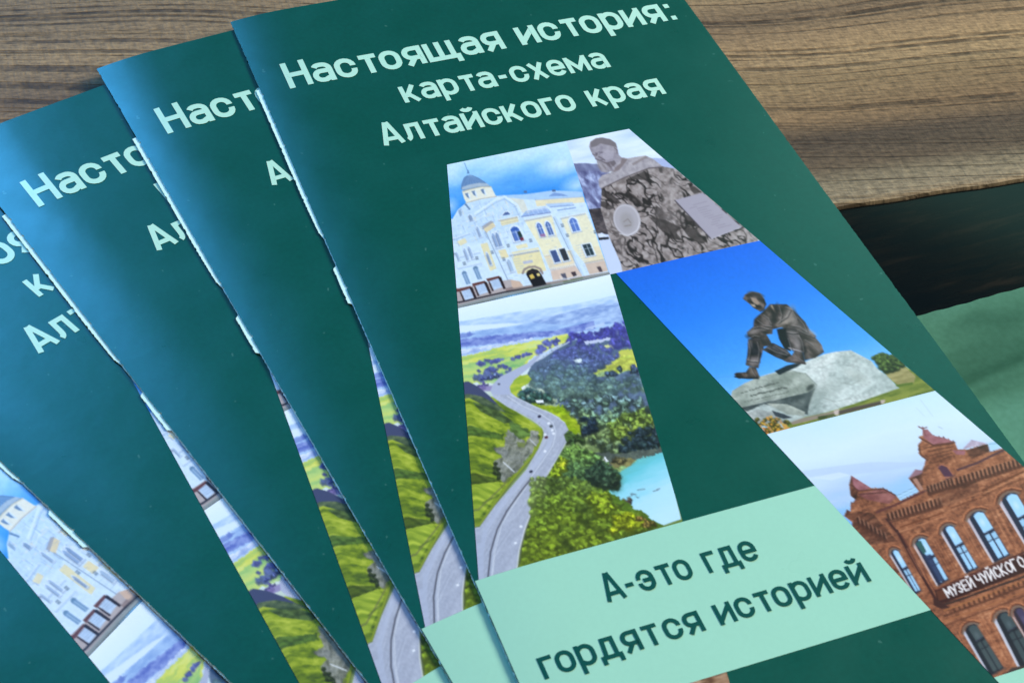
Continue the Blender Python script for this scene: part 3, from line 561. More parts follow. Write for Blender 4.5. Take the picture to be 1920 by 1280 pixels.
    for x, y, l in ((1420, 830, 50), (1480, 790, 60), (1610, 800, 40), (1640, 785, 25), (1450, 850, 30)): c.line([(x, y), (x+l, y-l*.3+(8 if l > 55 else 0))], 1.6, (92, 104, 116), .8)
    # lower trees
    c.clumps([(1270, 850), (1400, 830), (1440, 880), (1330, 960), (1290, 910)], 20, 4, 5, [(110, 96, 90), (120, 110, 80)], 24)
    c.poly([(890, 430), (1060, 460), (1330, 700), (1240, 800), (1700, 1090), (980, 1290), (480, 1560), (540, 1290), (600, 700), (760, 600)], (84, 110, 34))
    c.clumps([(860, 300), (960, 310), (1060, 420), (900, 400)], 22, 6, 8, [(84, 112, 50), (78, 104, 66)], 25)
    c.clumps([(880, 450), (960, 430), (1100, 480), (1330, 670), (1300, 760), (1040, 720), (780, 700), (760, 620)], 150, 8, 10, [(116, 150, 70), (92, 124, 70), (72, 100, 66)], 26, light=1.7)
    c.clumps([(1060, 540), (1200, 560), (1330, 680), (1250, 770), (1060, 690)], 45, 7, 9, [(60, 88, 66), (64, 84, 60)], 27, light=1.5)
    c.clumps([(740, 640), (830, 520), (900, 480), (880, 640), (760, 690)], 30, 6, 8, [(164, 186, 40), (150, 176, 40)], 28)
    c.clumps([(600, 700), (900, 690), (1180, 780), (1290, 900), (1640, 1080), (1300, 1180), (980, 1290), (500, 1500), (550, 1290), (560, 1100)], 400, 10, 14, [(112, 138, 62), (122, 148, 46), (134, 156, 40), (108, 130, 30)], 29, light=1.42, dark=.58)
    c.clumps([(1090, 820), (1200, 790), (1290, 940), (1200, 1000), (1100, 900)], 40, 9, 12, [(160, 182, 44), (146, 172, 40)], 31, light=1.6); c.clumps([(1290, 1000), (1400, 980), (1560, 1060), (1280, 1120)], 34, 8, 10, [(176, 188, 36), (168, 180, 40)], 32, light=1.5); c.clumps([(1460, 1020), (1530, 990), (1630, 1080), (1540, 1090)], 14, 5, 6, [(140, 110, 60), (150, 130, 60)], 33)
    for x, y in ((1000, 950), (860, 1190), (1080, 1060), (780, 740), (900, 1260), (1180, 1120)): c.ell(x, y, 60, 34, (44, 56, 20), .3, .55, .6)
    c.warp([(560, 70), (1000, 0), (1600, 0), (1720, 470), (1340, 620), (1700, 1090), (480, 1560), (540, 1290), (600, 700), (760, 600), (900, 300)], 5, 7, 70)
    f1, f2 = c.noise(5, 4, 81, 3), c.noise(26, 20, 83, 2)
    leaf = [(560, 70), (1000, -330), (1500, -330), (1690, 450), (1330, 640), (1250, 800), (1640, 1085), (480, 1560), (540, 1290), (600, 700), (830, 500), (1040, 340)]
    c.tex(leaf, np.clip(c.img*(.68+.64*f1)[..., None]*(.8+.4*f2)[..., None]+(f1 > .64)[..., None]*np.array((.03, .035, .0)), 0, 1), .7)
    c.frame(850, 510, 4.74); c.warp([(75, 520), (1000, 560), (1560, 400), (1800, 1290), (640, 1290), (500, 1000), (80, 1000)], 3, 6, 72); c.frame(860, 740, 4.414)
    # left slope
    sl = c.noise(44, 6, 40, 4, .42); g2 = c.noise(9, 4, 41, 3, .3)
    c.tex([(60, 0), (280, 20), (430, 110), (680, 270), (680, 400), (480, 650), (160, 1100), (140, 900), (60, 100)], c.ramp(sl*.7+g2*.3, [(.25, (66, 86, 34)), (.42, (104, 126, 32)), (.58, (146, 164, 40)), (.75, (186, 196, 70))]))
    c.frame(850, 510, 4.74); c.poly([(105, 960), (220, 1020), (330, 1110), (420, 1210), (250, 1130), (110, 1090)], (70, 76, 108)); c.tex([(110, 1080), (260, 1110), (420, 1200), (470, 1250), (330, 1220), (120, 1110)], c.ramp(g2, [(.3, (60, 78, 60)), (.7, (110, 124, 84))]))
    c.frame(860, 740, 4.414)
    for p, k in (([(110, 60), (300, 110), (460, 230), (380, 240), (180, 140)], (52, 66, 40)), ([(90, 250), (200, 290), (390, 330), (360, 370), (110, 340)], (54, 74, 30)), ([(110, 640), (300, 690), (360, 720), (130, 740)], (52, 64, 20)), ([(420, 220), (560, 270), (600, 340), (500, 370), (420, 310)], (66, 88, 44))): c.tex(p, c.ramp(g2, [(.3, k), (.8, tuple(q*1.7 for q in k))]), .85)
    rk = c.noise(12, 4, 43, 4, 2.2)
    c.tex([(400, 290), (500, 360), (560, 400), (600, 300), (670, 290), (660, 400), (560, 540), (470, 650), (370, 730), (300, 640), (290, 560), (360, 520), (280, 450), (370, 420)], c.ramp(rk*.6+g2*.4, [(.3, (92, 92, 92)), (.5, (132, 130, 134)), (.72, (172, 170, 176))]), .85); c.warp([(260, 260), (700, 260), (700, 420), (480, 680), (360, 740), (260, 660)], 5, 9, 93)
    c.line([(370, 560), (460, 640)], 2, (222, 224, 226)); c.line([(590, 370), (640, 420)], 1.6, (206, 206, 214)); c.poly([(480, 390), (560, 400), (540, 440), (490, 430)], (116, 128, 60), .8)
    c.clumps([(300, 560), (350, 640), (330, 720), (290, 640)], 12, 4, 6, [(66, 82, 40), (70, 84, 44)], 44)
    c.tex([(130, 740), (330, 720), (360, 790), (260, 900), (150, 1040), (135, 900)], c.ramp(sl, [(.3, (124, 148, 36)), (.7, (190, 204, 66))])); c.line([(150, 960), (330, 790), (420, 700)], 3, (112, 112, 72), .7); c.line([(200, 890), (320, 840)], 3, (84, 100, 40), .7)
    c.line([(690, 290), (680, 390), (600, 520), (430, 720), (160, 1090)], 4.6, (136, 152, 44)); c.line([(700, 300), (690, 400), (610, 530), (440, 725), (158, 1110)], 1.2, (90, 96, 60))
    # the road: outer shape, lanes, lines, cars
    c.frame(850, 510, 4.74)
    c.line([(1030, 620), (900, 690), (800, 760), (720, 800)], 2.2, (198, 206, 222)); c.line([(960, 640), (840, 700), (730, 790)], 2.4, (208, 214, 226))
    c.poly([(740, 745), (780, 735), (700, 830), (620, 895), (540, 960), (500, 1020), (510, 1070), (580, 1130), (700, 1180), (900, 1270), (960, 1300), (700, 1300), (480, 1200), (360, 1120), (330, 1060), (350, 1000), (420, 930), (560, 860), (660, 810)], (178, 184, 208))
    c.frame(860, 740, 4.414)
    road = [(280, 0), (430, 0), (620, 90), (780, 160), (880, 230), (910, 290), (870, 330), (890, 390), (830, 500), (740, 660), (620, 800), (600, 870), (590, 1000), (545, 1120), (500, 1290), (470, 1500), (150, 1560), (160, 1110), (300, 920), (430, 770), (560, 620), (660, 450), (710, 330), (690, 270), (600, 200), (430, 110), (330, 50)]
    asp = c.noise(30, 3, 50, 3, -.95)*.6+c.noise(3, 3, 51, 2)*.4
    c.tex(road, c.ramp(asp, [(.3, (166, 170, 186)), (.55, (178, 182, 198)), (.8, (194, 198, 212))]))
    for p, w, k, a in (([(330, 30), (480, 100), (640, 180), (740, 260), (770, 330), (740, 430), (640, 570), (480, 760), (330, 950), (220, 1120), (190, 1290), (185, 1560)], 9, (190, 196, 216), .55), ([(400, 10), (520, 90), (680, 160), (780, 230), (805, 310), (780, 420), (680, 570), (540, 760), (420, 920), (330, 1100), (290, 1290), (268, 1540)], 1.3, (220, 224, 234), .9),
                       ([(600, 690), (500, 820), (400, 960), (320, 1110), (265, 1290), (240, 1540)], 3.2, (84, 84, 94), .9), ([(560, 760), (440, 930), (350, 1090), (302, 1290), (275, 1540)], 1.3, (226, 228, 232), .9), ([(590, 1000), (545, 1120), (500, 1290), (475, 1500)], 2.4, (222, 222, 224), .9), ([(608, 870), (600, 990), (552, 1130), (514, 1290), (490, 1500)], 1.6, (96, 96, 96), .8),
                       ([(430, 0), (620, 92), (780, 162), (880, 232)], 1.3, (224, 228, 236), .9), ([(890, 390), (830, 500), (730, 670)], 1.3, (216, 218, 226), .8), ([(280, 0), (430, 112), (600, 202), (692, 272), (712, 330), (662, 450), (560, 622), (430, 772), (300, 922), (160, 1112)], 1.1, (206, 210, 224), .8)): c.line(p, w, k, a)
    c.clumps([(600, 690), (700, 680), (690, 900), (610, 980)], 34, 6, 9, [(140, 160, 90), (130, 156, 60)], 52, dark=.7)
    for x, y, k in ((668, 180, (44, 40, 60)), (725, 352, (84, 40, 50)), (598, 636, (40, 42, 58)), (765, 260, (70, 74, 80))): c.ell(x, y, 15, 11, k, -.3)
    for x, y in ((715, 330), (715, 468), (745, 236), (775, 292), (785, 320), (515, 1090), (470, 1225)): c.ell(x, y, 13, 10, (238, 240, 246), -.3)
    c.poly([(635, 45), (700, 42), (705, 66), (645, 68)], (246, 248, 250)); c.frame(850, 510, 4.74); c.poly([(600, 1030), (635, 1005), (645, 1020), (615, 1045)], (240, 244, 248)); c.ell(405, 998, 12, 8, (80, 80, 100))
    c.bleed((898, 1085), (838, 309), 9)
    return c

def paint_seated_statue():
    c = Canvas(1146, 438, 1766, 828); c.frame(1340, 520, 4.128)
    t = c.Y+.25*(c.X-1156)-513+0
    c.img[:] = c.ramp(t+(c.noise(120, 40, 1, 3)-.5)*20, [(0, (30, 106, 226)), (120, (42, 130, 238)), (230, (74, 162, 246)), (300, (126, 196, 250)), (360, (176, 220, 250))])
    c.line([(0, 780), (120, 765), (300, 740)], 1.0, (70, 130, 180), .5)
    # meadow and bush
    n = c.noise(20, 5, 3, 3, -.25)
    c.tex([(1280, 700), (1480, 680), (1800, 900), (1500, 930), (560, 1210), (560, 1100), (1100, 960), (1430, 850)], c.ramp(n, [(.3, (98, 114, 42)), (.7, (140, 146, 62))]))
    c.tex([(1300, 720), (1470, 680), (1560, 760), (1540, 820), (1420, 830), (1340, 760)], c.ramp(n, [(.3, (146, 136, 84)), (.7, (180, 166, 112))])); c.line([(1400, 835), (1530, 815)], 5, (92, 112, 40)); 
    c.clumps([(1220, 610), (1330, 575), (1440, 620), (1480, 680), (1320, 715), (1260, 670)], 70, 5, 7, [(96, 120, 56), (70, 88, 44)], 3, light=1.6)
    c.poly([(95, 945), (150, 935), (180, 1010), (240, 1090), (150, 1010)], (176, 186, 190)); c.poly([(150, 1010), (220, 1060), (270, 1140)], (196, 160, 110))
    c.poly([(580, 1110), (940, 1030), (1310, 945), (1310, 965), (940, 1060), (600, 1140)], (148, 132, 116)); c.tex([(800, 1075), (930, 1050), (940, 1075), (800, 1100)], c.ramp(n, [(.3, (60, 70, 36)), (.7, (96, 100, 60))]))
    c.poly([(960, 1030), (1290, 950), (1300, 975), (965, 1060)], (84, 70, 62)); c.poly([(920, 1030), (965, 1015), (955, 1065), (930, 1060)], (206, 186, 176)); c.poly([(1285, 945), (1325, 940), (1310, 970), (1290, 975)], (196, 176, 166))
    # boulder
    g = c.noise(30, 18, 5, 4, -.4); g2 = c.noise(60, 40, 6, 3)
    rock = [(125, 920), (135, 880), (230, 820), (360, 765), (600, 690), (850, 590), (940, 570), (1055, 558), (1215, 640), (1260, 700), (1340, 760), (1425, 852), (1120, 960), (880, 1040), (700, 1080), (600, 1115), (480, 1150), (280, 1130), (225, 1050), (160, 1000)]
    c.tex(rock, c.ramp(g*.6+g2*.4, [(.25, (150, 162, 156)), (.45, (186, 196, 190)), (.6, (206, 214, 208)), (.8, (226, 230, 224))]))
    c.tex([(125, 920), (135, 880), (230, 820), (360, 765), (600, 720), (700, 740), (780, 830), (760, 880), (600, 920), (400, 960), (200, 1010), (150, 990)], c.ramp(g, [(.3, (140, 148, 136)), (.7, (182, 188, 176))]))
    c.tex([(200, 1010), (420, 960), (720, 890), (780, 850), (730, 980), (720, 1060), (500, 1010), (380, 980), (250, 1040)], c.ramp(g, [(.3, (52, 60, 62)), (.7, (104, 112, 108))]))
    c.tex([(400, 975), (560, 980), (700, 1040), (690, 1070), (560, 1060)], c.ramp(g, [(.3, (150, 156, 146)), (.7, (196, 200, 186))])); c.tex([(230, 1060), (330, 1020), (440, 1040), (480, 1090), (560, 1120), (300, 1140)], c.ramp(g, [(.3, (150, 154, 150)), (.7, (190, 194, 188))])); c.poly([(440, 1030), (540, 1060), (600, 1085), (540, 1095), (470, 1075)], (58, 64, 72))
    rid = 1-np.abs(c.noise(34, 22, 61, 4, -.3)-.5)*2; fine = c.noise(5, 4, 62, 3)
    dk = np.clip((rid-.90)/.09, 0, 1)[..., None]
    c.tex(rock, np.clip(c.img*(1-.10*dk)*(.88+.24*fine)[..., None], 0, 1))
    c.ell(850, 860, 120, 60, (164, 172, 164), -.4, .5, .7); c.ell(1100, 760, 90, 36, (172, 178, 168), .5, .5, .7); c.line([(700, 740), (790, 830), (760, 900), (730, 990)], 2, (120, 128, 118), .7); c.ell(740, 850, 34, 18, (60, 66, 62), -.6, .9, .4); c.line([(980, 810), (1060, 825), (1130, 790)], 1.5, (140, 146, 138), .6); c.line([(840, 930), (930, 960), (1050, 930)], 1.4, (150, 156, 148), .6)
    rn = random.Random(5)
    for (x, y, X, Yy, h) in ((205, 895, 500, 810, 18), (280, 915, 560, 850, 26), (230, 965, 560, 890, 12)):
        k = x
        while k < X:
            l = rn.uniform(8, 26); yy = y+(Yy-y)*(k-x)/(X-x)
            c.line([(k, yy), (k+l*.8, yy-l*.25+rn.uniform(-h, h)*.3)], h/9., (62, 68, 62), .75); k += l+rn.uniform(2, 12)
    # bronze figure
    def part(pts, sh=(58, 48, 44), seed=1):
        m = c.noise(14, 8, seed, 3, .6); sh = tuple(q*.5+.5*k for q, k in zip(sh, (56, 48, 45))); c.tex(pts, c.ramp(m, [(.2, tuple(q*.6 for q in sh)), (.5, sh), (.85, tuple(min(255, q*1.75+18) for q in sh))]))
    c.poly([(465, 725), (560, 680), (700, 650), (640, 690), (500, 755)], (30, 38, 46))
    part([(370, 560), (450, 505), (560, 560), (610, 620), (560, 650), (480, 620)], (26, 26, 34), 2)
    part([(650, 380), (760, 440), (830, 520), (848, 575), (780, 620), (700, 640), (680, 540), (600, 440)], (86, 76, 70), 3)
    part([(530, 380), (620, 385), (680, 480), (690, 580), (590, 560), (560, 470)], (88, 78, 76), 4)
    part([(430, 205), (560, 205), (620, 260), (700, 340), (740, 410), (790, 455), (740, 470), (640, 430), (520, 385), (450, 400), (440, 500), (300, 480), (255, 450), (250, 425), (300, 380), (305, 325), (370, 265)], (72, 62, 58), 5)
    part([(470, 360), (540, 310), (590, 240), (630, 310), (620, 350), (540, 385)], (104, 92, 82), 6)
    part([(250, 440), (310, 390), (420, 380), (430, 430), (350, 450), (300, 480)], (92, 80, 74), 7)
    part([(258, 480), (350, 470), (380, 540), (350, 660), (330, 700), (245, 665), (255, 560)], (52, 46, 50), 8); part([(245, 630), (350, 640), (340, 705), (240, 680)], (112, 100, 98), 9)
    c.poly([(400, 440), (450, 438), (500, 500), (505, 522), (440, 505)], (70, 156, 244)); part([(350, 480), (400, 460), (445, 515), (410, 530), (350, 540)], (96, 84, 78), 10)
    c.poly([(480, 400), (550, 390), (580, 490), (590, 570), (540, 550), (500, 480)], (24, 22, 28)); c.poly([(262, 500), (330, 520), (350, 600), (265, 600)], (26, 26, 34), .8)
    part([(530, 640), (600, 600), (620, 560), (680, 580), (700, 650), (710, 672), (640, 665), (560, 655)], (80, 66, 62), 11); c.line([(575, 545), (690, 575)], 2.2, (176, 170, 176))
    part([(150, 750), (165, 738), (240, 735), (270, 690), (320, 700), (350, 775), (320, 785), (180, 785)], (74, 62, 54), 12); c.line([(155, 770), (250, 782), (340, 782)], 2.2, (24, 22, 26))
    part([(390, 270), (430, 210), (475, 220), (470, 270), (420, 300)], (70, 60, 54), 13)
    part([(218, 165), (235, 130), (290, 108), (350, 120), (385, 165), (400, 210), (380, 250), (350, 262), (300, 235), (265, 200)], (66, 56, 52), 14)
    c.poly([(275, 150), (320, 160), (355, 200), (330, 210), (290, 185)], (150, 130, 116), .8); c.ell(300, 215, 20, 10, (206, 190, 170), .5, .9, .4); c.line([(320, 215), (355, 225)], 2.4, (30, 26, 26)); c.line([(255, 175), (300, 200)], 2.2, (36, 30, 30)); c.ell(320, 130, 56, 16, (58, 50, 48), .25, .9, .4); c.line([(440, 215), (470, 270)], 3.0, (186, 164, 140), .8)
    for x, y, rx, ry, an, k, al in ((575, 280, 34, 60, .5, (150, 138, 132), .7), (610, 330, 26, 34, .2, (176, 164, 156), .6), (540, 345, 60, 16, -.35, (168, 154, 142), .7), (410, 345, 22, 50, -.6, (126, 114, 110), .6), (300, 420, 44, 20, -.3, (150, 138, 134), .7), (380, 400, 40, 14, -.2, (142, 130, 126), .6),
                                   (660, 380, 26, 60, -.5, (120, 110, 106), .6), (740, 420, 44, 18, .5, (186, 178, 176), .6), (760, 500, 36, 70, -.6, (140, 126, 116), .55), (600, 430, 34, 44, .1, (142, 132, 130), .6), (640, 510, 26, 60, -.2, (150, 140, 138), .7), (300, 650, 38, 30, 0, (166, 154, 152), .7), (275, 520, 16, 34, 0, (120, 112, 112), .7), (290, 735, 26, 30, .3, (140, 122, 108), .6), (640, 620, 34, 40, .2, (120, 104, 98), .6),
                                   (460, 300, 24, 60, .2, (30, 26, 28), .7), (480, 250, 18, 46, .1, (40, 34, 36), .6), (330, 340, 22, 40, .4, (36, 30, 32), .5), (690, 580, 20, 60, .1, (30, 26, 28), .7), (590, 400, 60, 10, .1, (36, 32, 34), .6), (640, 300, 14, 60, -.5, (36, 32, 34), .5), (720, 470, 60, 12, .4, (36, 32, 32), .5), (270, 460, 30, 16, .2, (34, 30, 34), .6)):
        c.ell(x, y, rx, ry, k, an, al, .6)
    for p in ([(370, 490), (385, 530)], [(385, 480), (400, 525)], [(400, 475), (418, 515)], [(250, 770), (335, 778)], [(620, 650), (700, 668)]): c.line(p, 1.1, (30, 26, 28), .8)
    fold = [[(545, 225), (600, 250), (640, 320)], [(500, 220), (520, 290), (505, 340)], [(585, 250), (560, 300), (490, 350)], [(640, 300), (690, 360), (720, 420)], [(600, 370), (660, 380), (740, 440)], [(640, 405), (700, 430), (770, 460)], [(330, 330), (380, 370), (440, 380)], [(300, 390), (340, 380), (420, 400)], [(380, 290), (420, 320), (440, 360)],
            [(560, 420), (600, 430), (650, 425)], [(570, 470), (590, 540), (600, 560)], [(650, 440), (680, 500), (690, 570)], [(700, 480), (760, 520), (820, 580)], [(270, 470), (310, 450), (350, 460)], [(262, 500), (275, 560), (262, 640)], [(330, 500), (345, 560), (335, 640)], [(250, 640), (300, 650), (345, 650)], [(400, 540), (480, 580), (560, 600)], [(460, 520), (520, 560), (570, 590)], [(280, 700), (300, 740), (320, 770)], [(610, 580), (640, 620), (690, 650)]]
    for p in fold:
        q = [(x+7, y+7) for x, y in p]; c.line(q, 1.7, (22, 19, 22), .75); c.line(p, 1.0, (188, 178, 172), .75)
    c.line([(222, 168), (238, 132), (290, 110), (350, 122), (384, 166)], 1.2, (120, 112, 110), .8); c.poly([(282, 158), (318, 165), (345, 200), (330, 214), (300, 196)], (168, 144, 126), .75); c.line([(290, 205), (312, 214), (330, 232)], 1.4, (30, 26, 26), .9); c.poly([(285, 208), (310, 205), (318, 225), (300, 226)], (176, 156, 140), .7); c.line([(395, 200), (380, 250), (352, 262)], 1.6, (24, 20, 22), .8)
    # marigolds
    c.clumps([(265, 1130), (380, 1070), (500, 1085), (590, 1130), (540, 1180), (350, 1225), (300, 1180)], 60, 4, 6, [(96, 92, 36), (110, 100, 34)], 41)
    rn = random.Random(9)
    for k in range(120):
        x = rn.uniform(270, 580); y = 1225-(x-340)*.2-rn.uniform(0, 130)*math.sin((x-265)/320*3.14)
        c.ell(x, y, rn.uniform(6, 12), rn.uniform(5, 9), rn.choice([(222, 150, 48), (200, 120, 60), (196, 150, 90), (214, 164, 60)]), 0, .9)
    c.img *= (.97+.06*c.noise(4, 4, 77, 2))[..., None]
    return c

def paint_brick_museum():
    c = Canvas(1412, 720, 2080, 1420); c.frame(1430, 730, 3.88)
    t = c.Y+.26*(c.X-1423)-816; n = c.noise(110, 22, 2, 4, -.15)
    sky = c.ramp(t+(n-.5)*46, [(0, (206, 232, 248)), (60, (218, 236, 250)), (112, (208, 226, 246)), (150, (186, 208, 238)), (176, (150, 198, 242)), (215, (126, 184, 240)), (300, (120, 184, 244))])
    c.img[:] = sky
    c.poly([(240, 600), (500, 560), (780, 525), (1180, 525), (1170, 550), (800, 600), (560, 630), (350, 640)], (186, 204, 234), .55); c.poly([(340, 640), (560, 600), (640, 620), (500, 660)], (216, 230, 246), .8)
    c.line([(1150, 70), (1240, 190)], .8, (176, 190, 200), .7); c.line([(1120, 130), (1180, 190)], .8, (170, 186, 196), .5); c.line([(1280, 265), (1310, 280)], 1.2, (150, 160, 160), .6)
    b1 = c.noise(9, 4, 5, 3, -.5); b2 = c.noise(40, 26, 6, 3); b3 = c.noise(22, 3.2, 8, 3, 1.05)
    b4 = c.noise(3.5, 2.2, 15, 2, -.4); brick = c.ramp(b1*.3+b2*.26+b3*.16+b4*.28, [(.28, (76, 42, 32)), (.42, (128, 76, 54)), (.57, (166, 104, 72)), (.74, (204, 144, 106))])
    dark = c.ramp(b1*.6+b2*.4, [(.25, (48, 26, 22)), (.5, (92, 52, 40)), (.75, (140, 92, 68))]); pink = c.ramp(b1*.5+b2*.5, [(.3, (128, 72, 76)), (.7, (172, 112, 118))])
    far = [(590, 915), (640, 880), (640, 830), (680, 800), (640, 770), (630, 690), (645, 625), (790, 715), (880, 715), (970, 770), (1010, 805), (1140, 740), (1060, 640), (1160, 585), (1180, 540), (1190, 500), (1140, 470), (1130, 400), (1160, 370), (1140, 335), (1165, 330), (1165, 290), (1200, 285), (1240, 330), (1330, 350), (1400, 380), (1420, 430), (1500, 430), (1620, 390), (1650, 450), (1780, 410), (2500, 900), (2500, 2700), (1700, 2200), (900, 1290), (650, 1020), (650, 960)]
    c.tex(far, brick)
    rn0 = random.Random(12)
    def crest(p, n, hmax):
        for (ax, ay), (bx, by) in zip(p[:-1], p[1:]):
            L = math.hypot(bx-ax, by-ay); k = max(2, int(L/n))
            for i in range(k):
                u = (i+rn0.uniform(.1, .7))/k; x, y = ax+(bx-ax)*u, ay+(by-ay)*u; h = rn0.uniform(.4, 1)*hmax; w = rn0.uniform(.35, .6)*n
                c.poly([(x-w*.3, y+8), (x+w*.1, y-h), (x+w*.5, y-h*.8), (x+w, y+6)], rn0.choice([(112, 62, 52), (146, 88, 66), (84, 46, 40), (160, 104, 84)]))
    crest([(590, 915), (640, 880), (640, 830), (680, 800)], 22, 20); crest([(800, 715), (890, 720), (970, 770)], 26, 12); crest([(1010, 800), (1140, 740)], 20, 12); crest([(1180, 540), (1190, 500), (1140, 470), (1130, 400), (1160, 370)], 26, 18); crest([(1165, 300), (1240, 330), (1330, 350), (1400, 380)], 26, 16); crest([(1500, 430), (1620, 390)], 24, 10); crest([(1650, 450), (1780, 410)], 20, 12)
    # left turret
    c.tex([(640, 770), (630, 690), (645, 625), (700, 720), (680, 800)], dark); c.tex([(645, 625), (790, 715), (700, 740), (660, 690)], pink); c.tex([(690, 760), (880, 715), (980, 775), (920, 830), (760, 800)], pink, .7)
    c.line([(640, 690), (700, 735), (880, 720), (970, 768)], 2.2, (84, 46, 42)); c.line([(700, 760), (900, 745)], 1.5, (70, 38, 34)); c.line([(645, 630), (660, 700), (700, 740)], 1.4, (110, 60, 60))
    c.tex([(590, 915), (690, 880), (800, 900), (900, 1010), (980, 1100), (760, 1130), (650, 1020), (660, 950)], dark, .8); c.poly([(610, 870), (640, 890), (600, 920)], (90, 52, 44))
    # centre tower
    c.tex([(1170, 345), (1165, 290), (1200, 285), (1240, 330), (1330, 350), (1390, 375), (1240, 395)], pink); c.line([(1135, 265), (1165, 282), (1195, 270)], 2., (110, 64, 64)); c.line([(1165, 270), (1185, 330)], 2.6, (132, 78, 78))
    for k in range(5): c.line([(1190+k*12, 420+k*28), (1390-k*4, 385+k*24)], 2.2, (84, 46, 34), .75)
    c.line([(1140, 345), (1240, 400), (1400, 380)], 2.2, (92, 50, 44)); c.line([(1140, 400), (1150, 470), (1200, 510)], 3, (84, 48, 36), .7)
    c.tex([(1380, 435), (1480, 440), (1470, 470), (1410, 470)], pink); c.tex([(1455, 430), (1520, 360), (1640, 385), (1600, 395)], c.ramp(b1, [(.3, (168, 150, 170)), (.7, (206, 190, 206))])); c.tex([(1480, 440), (1640, 390), (1655, 445), (1520, 500)], dark)
    c.poly([(1060, 645), (1110, 578), (1165, 585), (1160, 610)], (150, 110, 120)); c.tex([(1070, 645), (1160, 605), (1170, 690), (1140, 720)], dark, .7); c.poly([(1090, 650), (1120, 640), (1170, 720), (1150, 735)], (176, 128, 110))
    c.poly([(1275, 560), (1300, 545), (1340, 560), (1390, 625), (1340, 655)], (84, 50, 70)); c.line([(1270, 565), (1300, 540), (1345, 555), (1395, 630)], 1.8, (176, 110, 84)); c.line([(1290, 640), (1400, 630)], 2.4, (186, 120, 90))
    # roof railing and glass parts against the sky
    c.poly([(970, 765), (1100, 700), (1130, 735), (1000, 805)], (176, 214, 244)); c.line([(975, 770), (1110, 705)], .9, (90, 120, 150)); c.line([(990, 790), (1120, 725)], .9, (120, 150, 180)); c.poly([(1640, 385), (1700, 365), (1740, 405), (1670, 440)], (180, 216, 240)); c.line([(1650, 390), (1710, 385)], 1, (110, 150, 170))
    # cornices: dark roof line with brackets
    c.line([(830, 890), (980, 830), (1180, 735)], 4.2, (92, 46, 46)); c.line([(1420, 580), (1560, 530), (1780, 420), (1860, 450)], 4.2, (84, 50, 58)); c.line([(1180, 735), (1290, 680), (1400, 620)], 3.4, (110, 70, 60))
    rn = random.Random(3)
    for (ax, ay, bx, by, nn) in ((900, 900, 1300, 780, 14), (1400, 640, 1900, 480, 17), (1190, 700, 1390, 640, 8), (680, 930, 900, 1060, 7)):
        for k in range(nn):
            u = k/nn; x, y = ax+(bx-ax)*u, ay+(by-ay)*u
            c.poly([(x, y), (x+16, y-7), (x+34, y+62), (x+14, y+66)], (58, 30, 26), .85); c.line([(x+20, y-6), (x+38, y+52)], 1.5, (196, 142, 112), .8); c.poly([(x+6, y+50), (x+36, y+40), (x+44, y+66), (x+16, y+74)], (88, 48, 36), .8)
    c.frame(1430, 730, 3.88)
    for a, b, w, k in (((1000, 1000), (1320, 890), 2.6, (112, 60, 38)), ((1010, 1030), (1330, 915), 1.5, (196, 130, 92)), ((1370, 860), (1560, 790), 2.2, (104, 56, 38)), ((1600, 730), (1900, 590), 3.4, (104, 56, 36)), ((1610, 750), (1900, 612), 1.6, (206, 140, 98)), ((1590, 770), (1900, 640), 1.6, (110, 62, 40)), ((1360, 840), (1380, 780), 1.6, (110, 60, 40))): c.line([a, b], w, k)
    c.line([(1380, 800), (1420, 740), (1460, 770)], 2, (96, 54, 38)); c.line([(1350, 830), (1600, 740)], 1.8, (186, 120, 84)); c.tex([(1250, 780), (1420, 680), (1560, 660), (1580, 740), (1360, 840), (1280, 850)], dark, .5)
    # drainpipe corner
    c.line([(900, 940), (1000, 1060), (1130, 1300)], 4.5, (66, 30, 30)); c.line([(880, 930), (980, 1060), (1105, 1300)], 2, (120, 70, 52))
    c.frame(1580, 950, 3.879); c.line([(395, 170), (520, 400), (660, 640), (700, 720)], 5, (66, 32, 32)); c.line([(420, 190), (560, 420), (690, 640)], 2, (104, 54, 44))
    # rows of arched windows
    def win(A, B, Cc, D, top=.42, glass=(168, 214, 246), dk=(38, 40, 62), reveal=(196, 186, 196), dim=0.):
        A, B, Cc, D = [np.array(q, float) for q in (A, B, Cc, D)]   # top left, top right, bottom right, bottom left
        P = lambda u, v: tuple((A*(1-u)+B*u)*(1-v)+(D*(1-u)+Cc*u)*v)
        c.line([P(-.22, .06), P(.0, -.02), P(.25, -.055), P(.55, -.065), P(.85, -.04), P(1.1, .02)], 4., (122, 100, 88)); c.line([P(-.34, .04), P(-.05, -.06), P(.25, -.095), P(.6, -.105), P(.95, -.07), P(1.22, .0)], 2., (92, 48, 36)); c.line([P(-.46, .04), P(-.1, -.09), P(.25, -.135), P(.62, -.145), P(1.02, -.1), P(1.34, -.02)], 1.7, (204, 128, 86))
        c.poly([P(-.2, .08), P(.02, .02), P(.12, 1.), P(-.12, 1.03)], reveal)
        c.poly([P(0, .05), P(.12, .0), P(.35, -.035), P(.6, -.04), P(.85, -.02), P(1., .03), P(1.05, 1.01), P(0, 1.04)], dk)
        g = np.array(glass)*(1-dim)
        c.poly([P(.3, .03), P(.45, -.01), P(.7, -.02), P(.96, .035), P(1, top-.03), P(.32, top)], g)
        for u0, u1 in ((.3, .6), (.68, .98)):
            c.poly([P(u0, top+.05), P(u1, top+.03), P(u1, top+.16), P(u0, top+.18)], g*.93); c.poly([P(u0, top+.2), P(u1, top+.18), P(u1, .97), P(u0, .99)], g*.98)
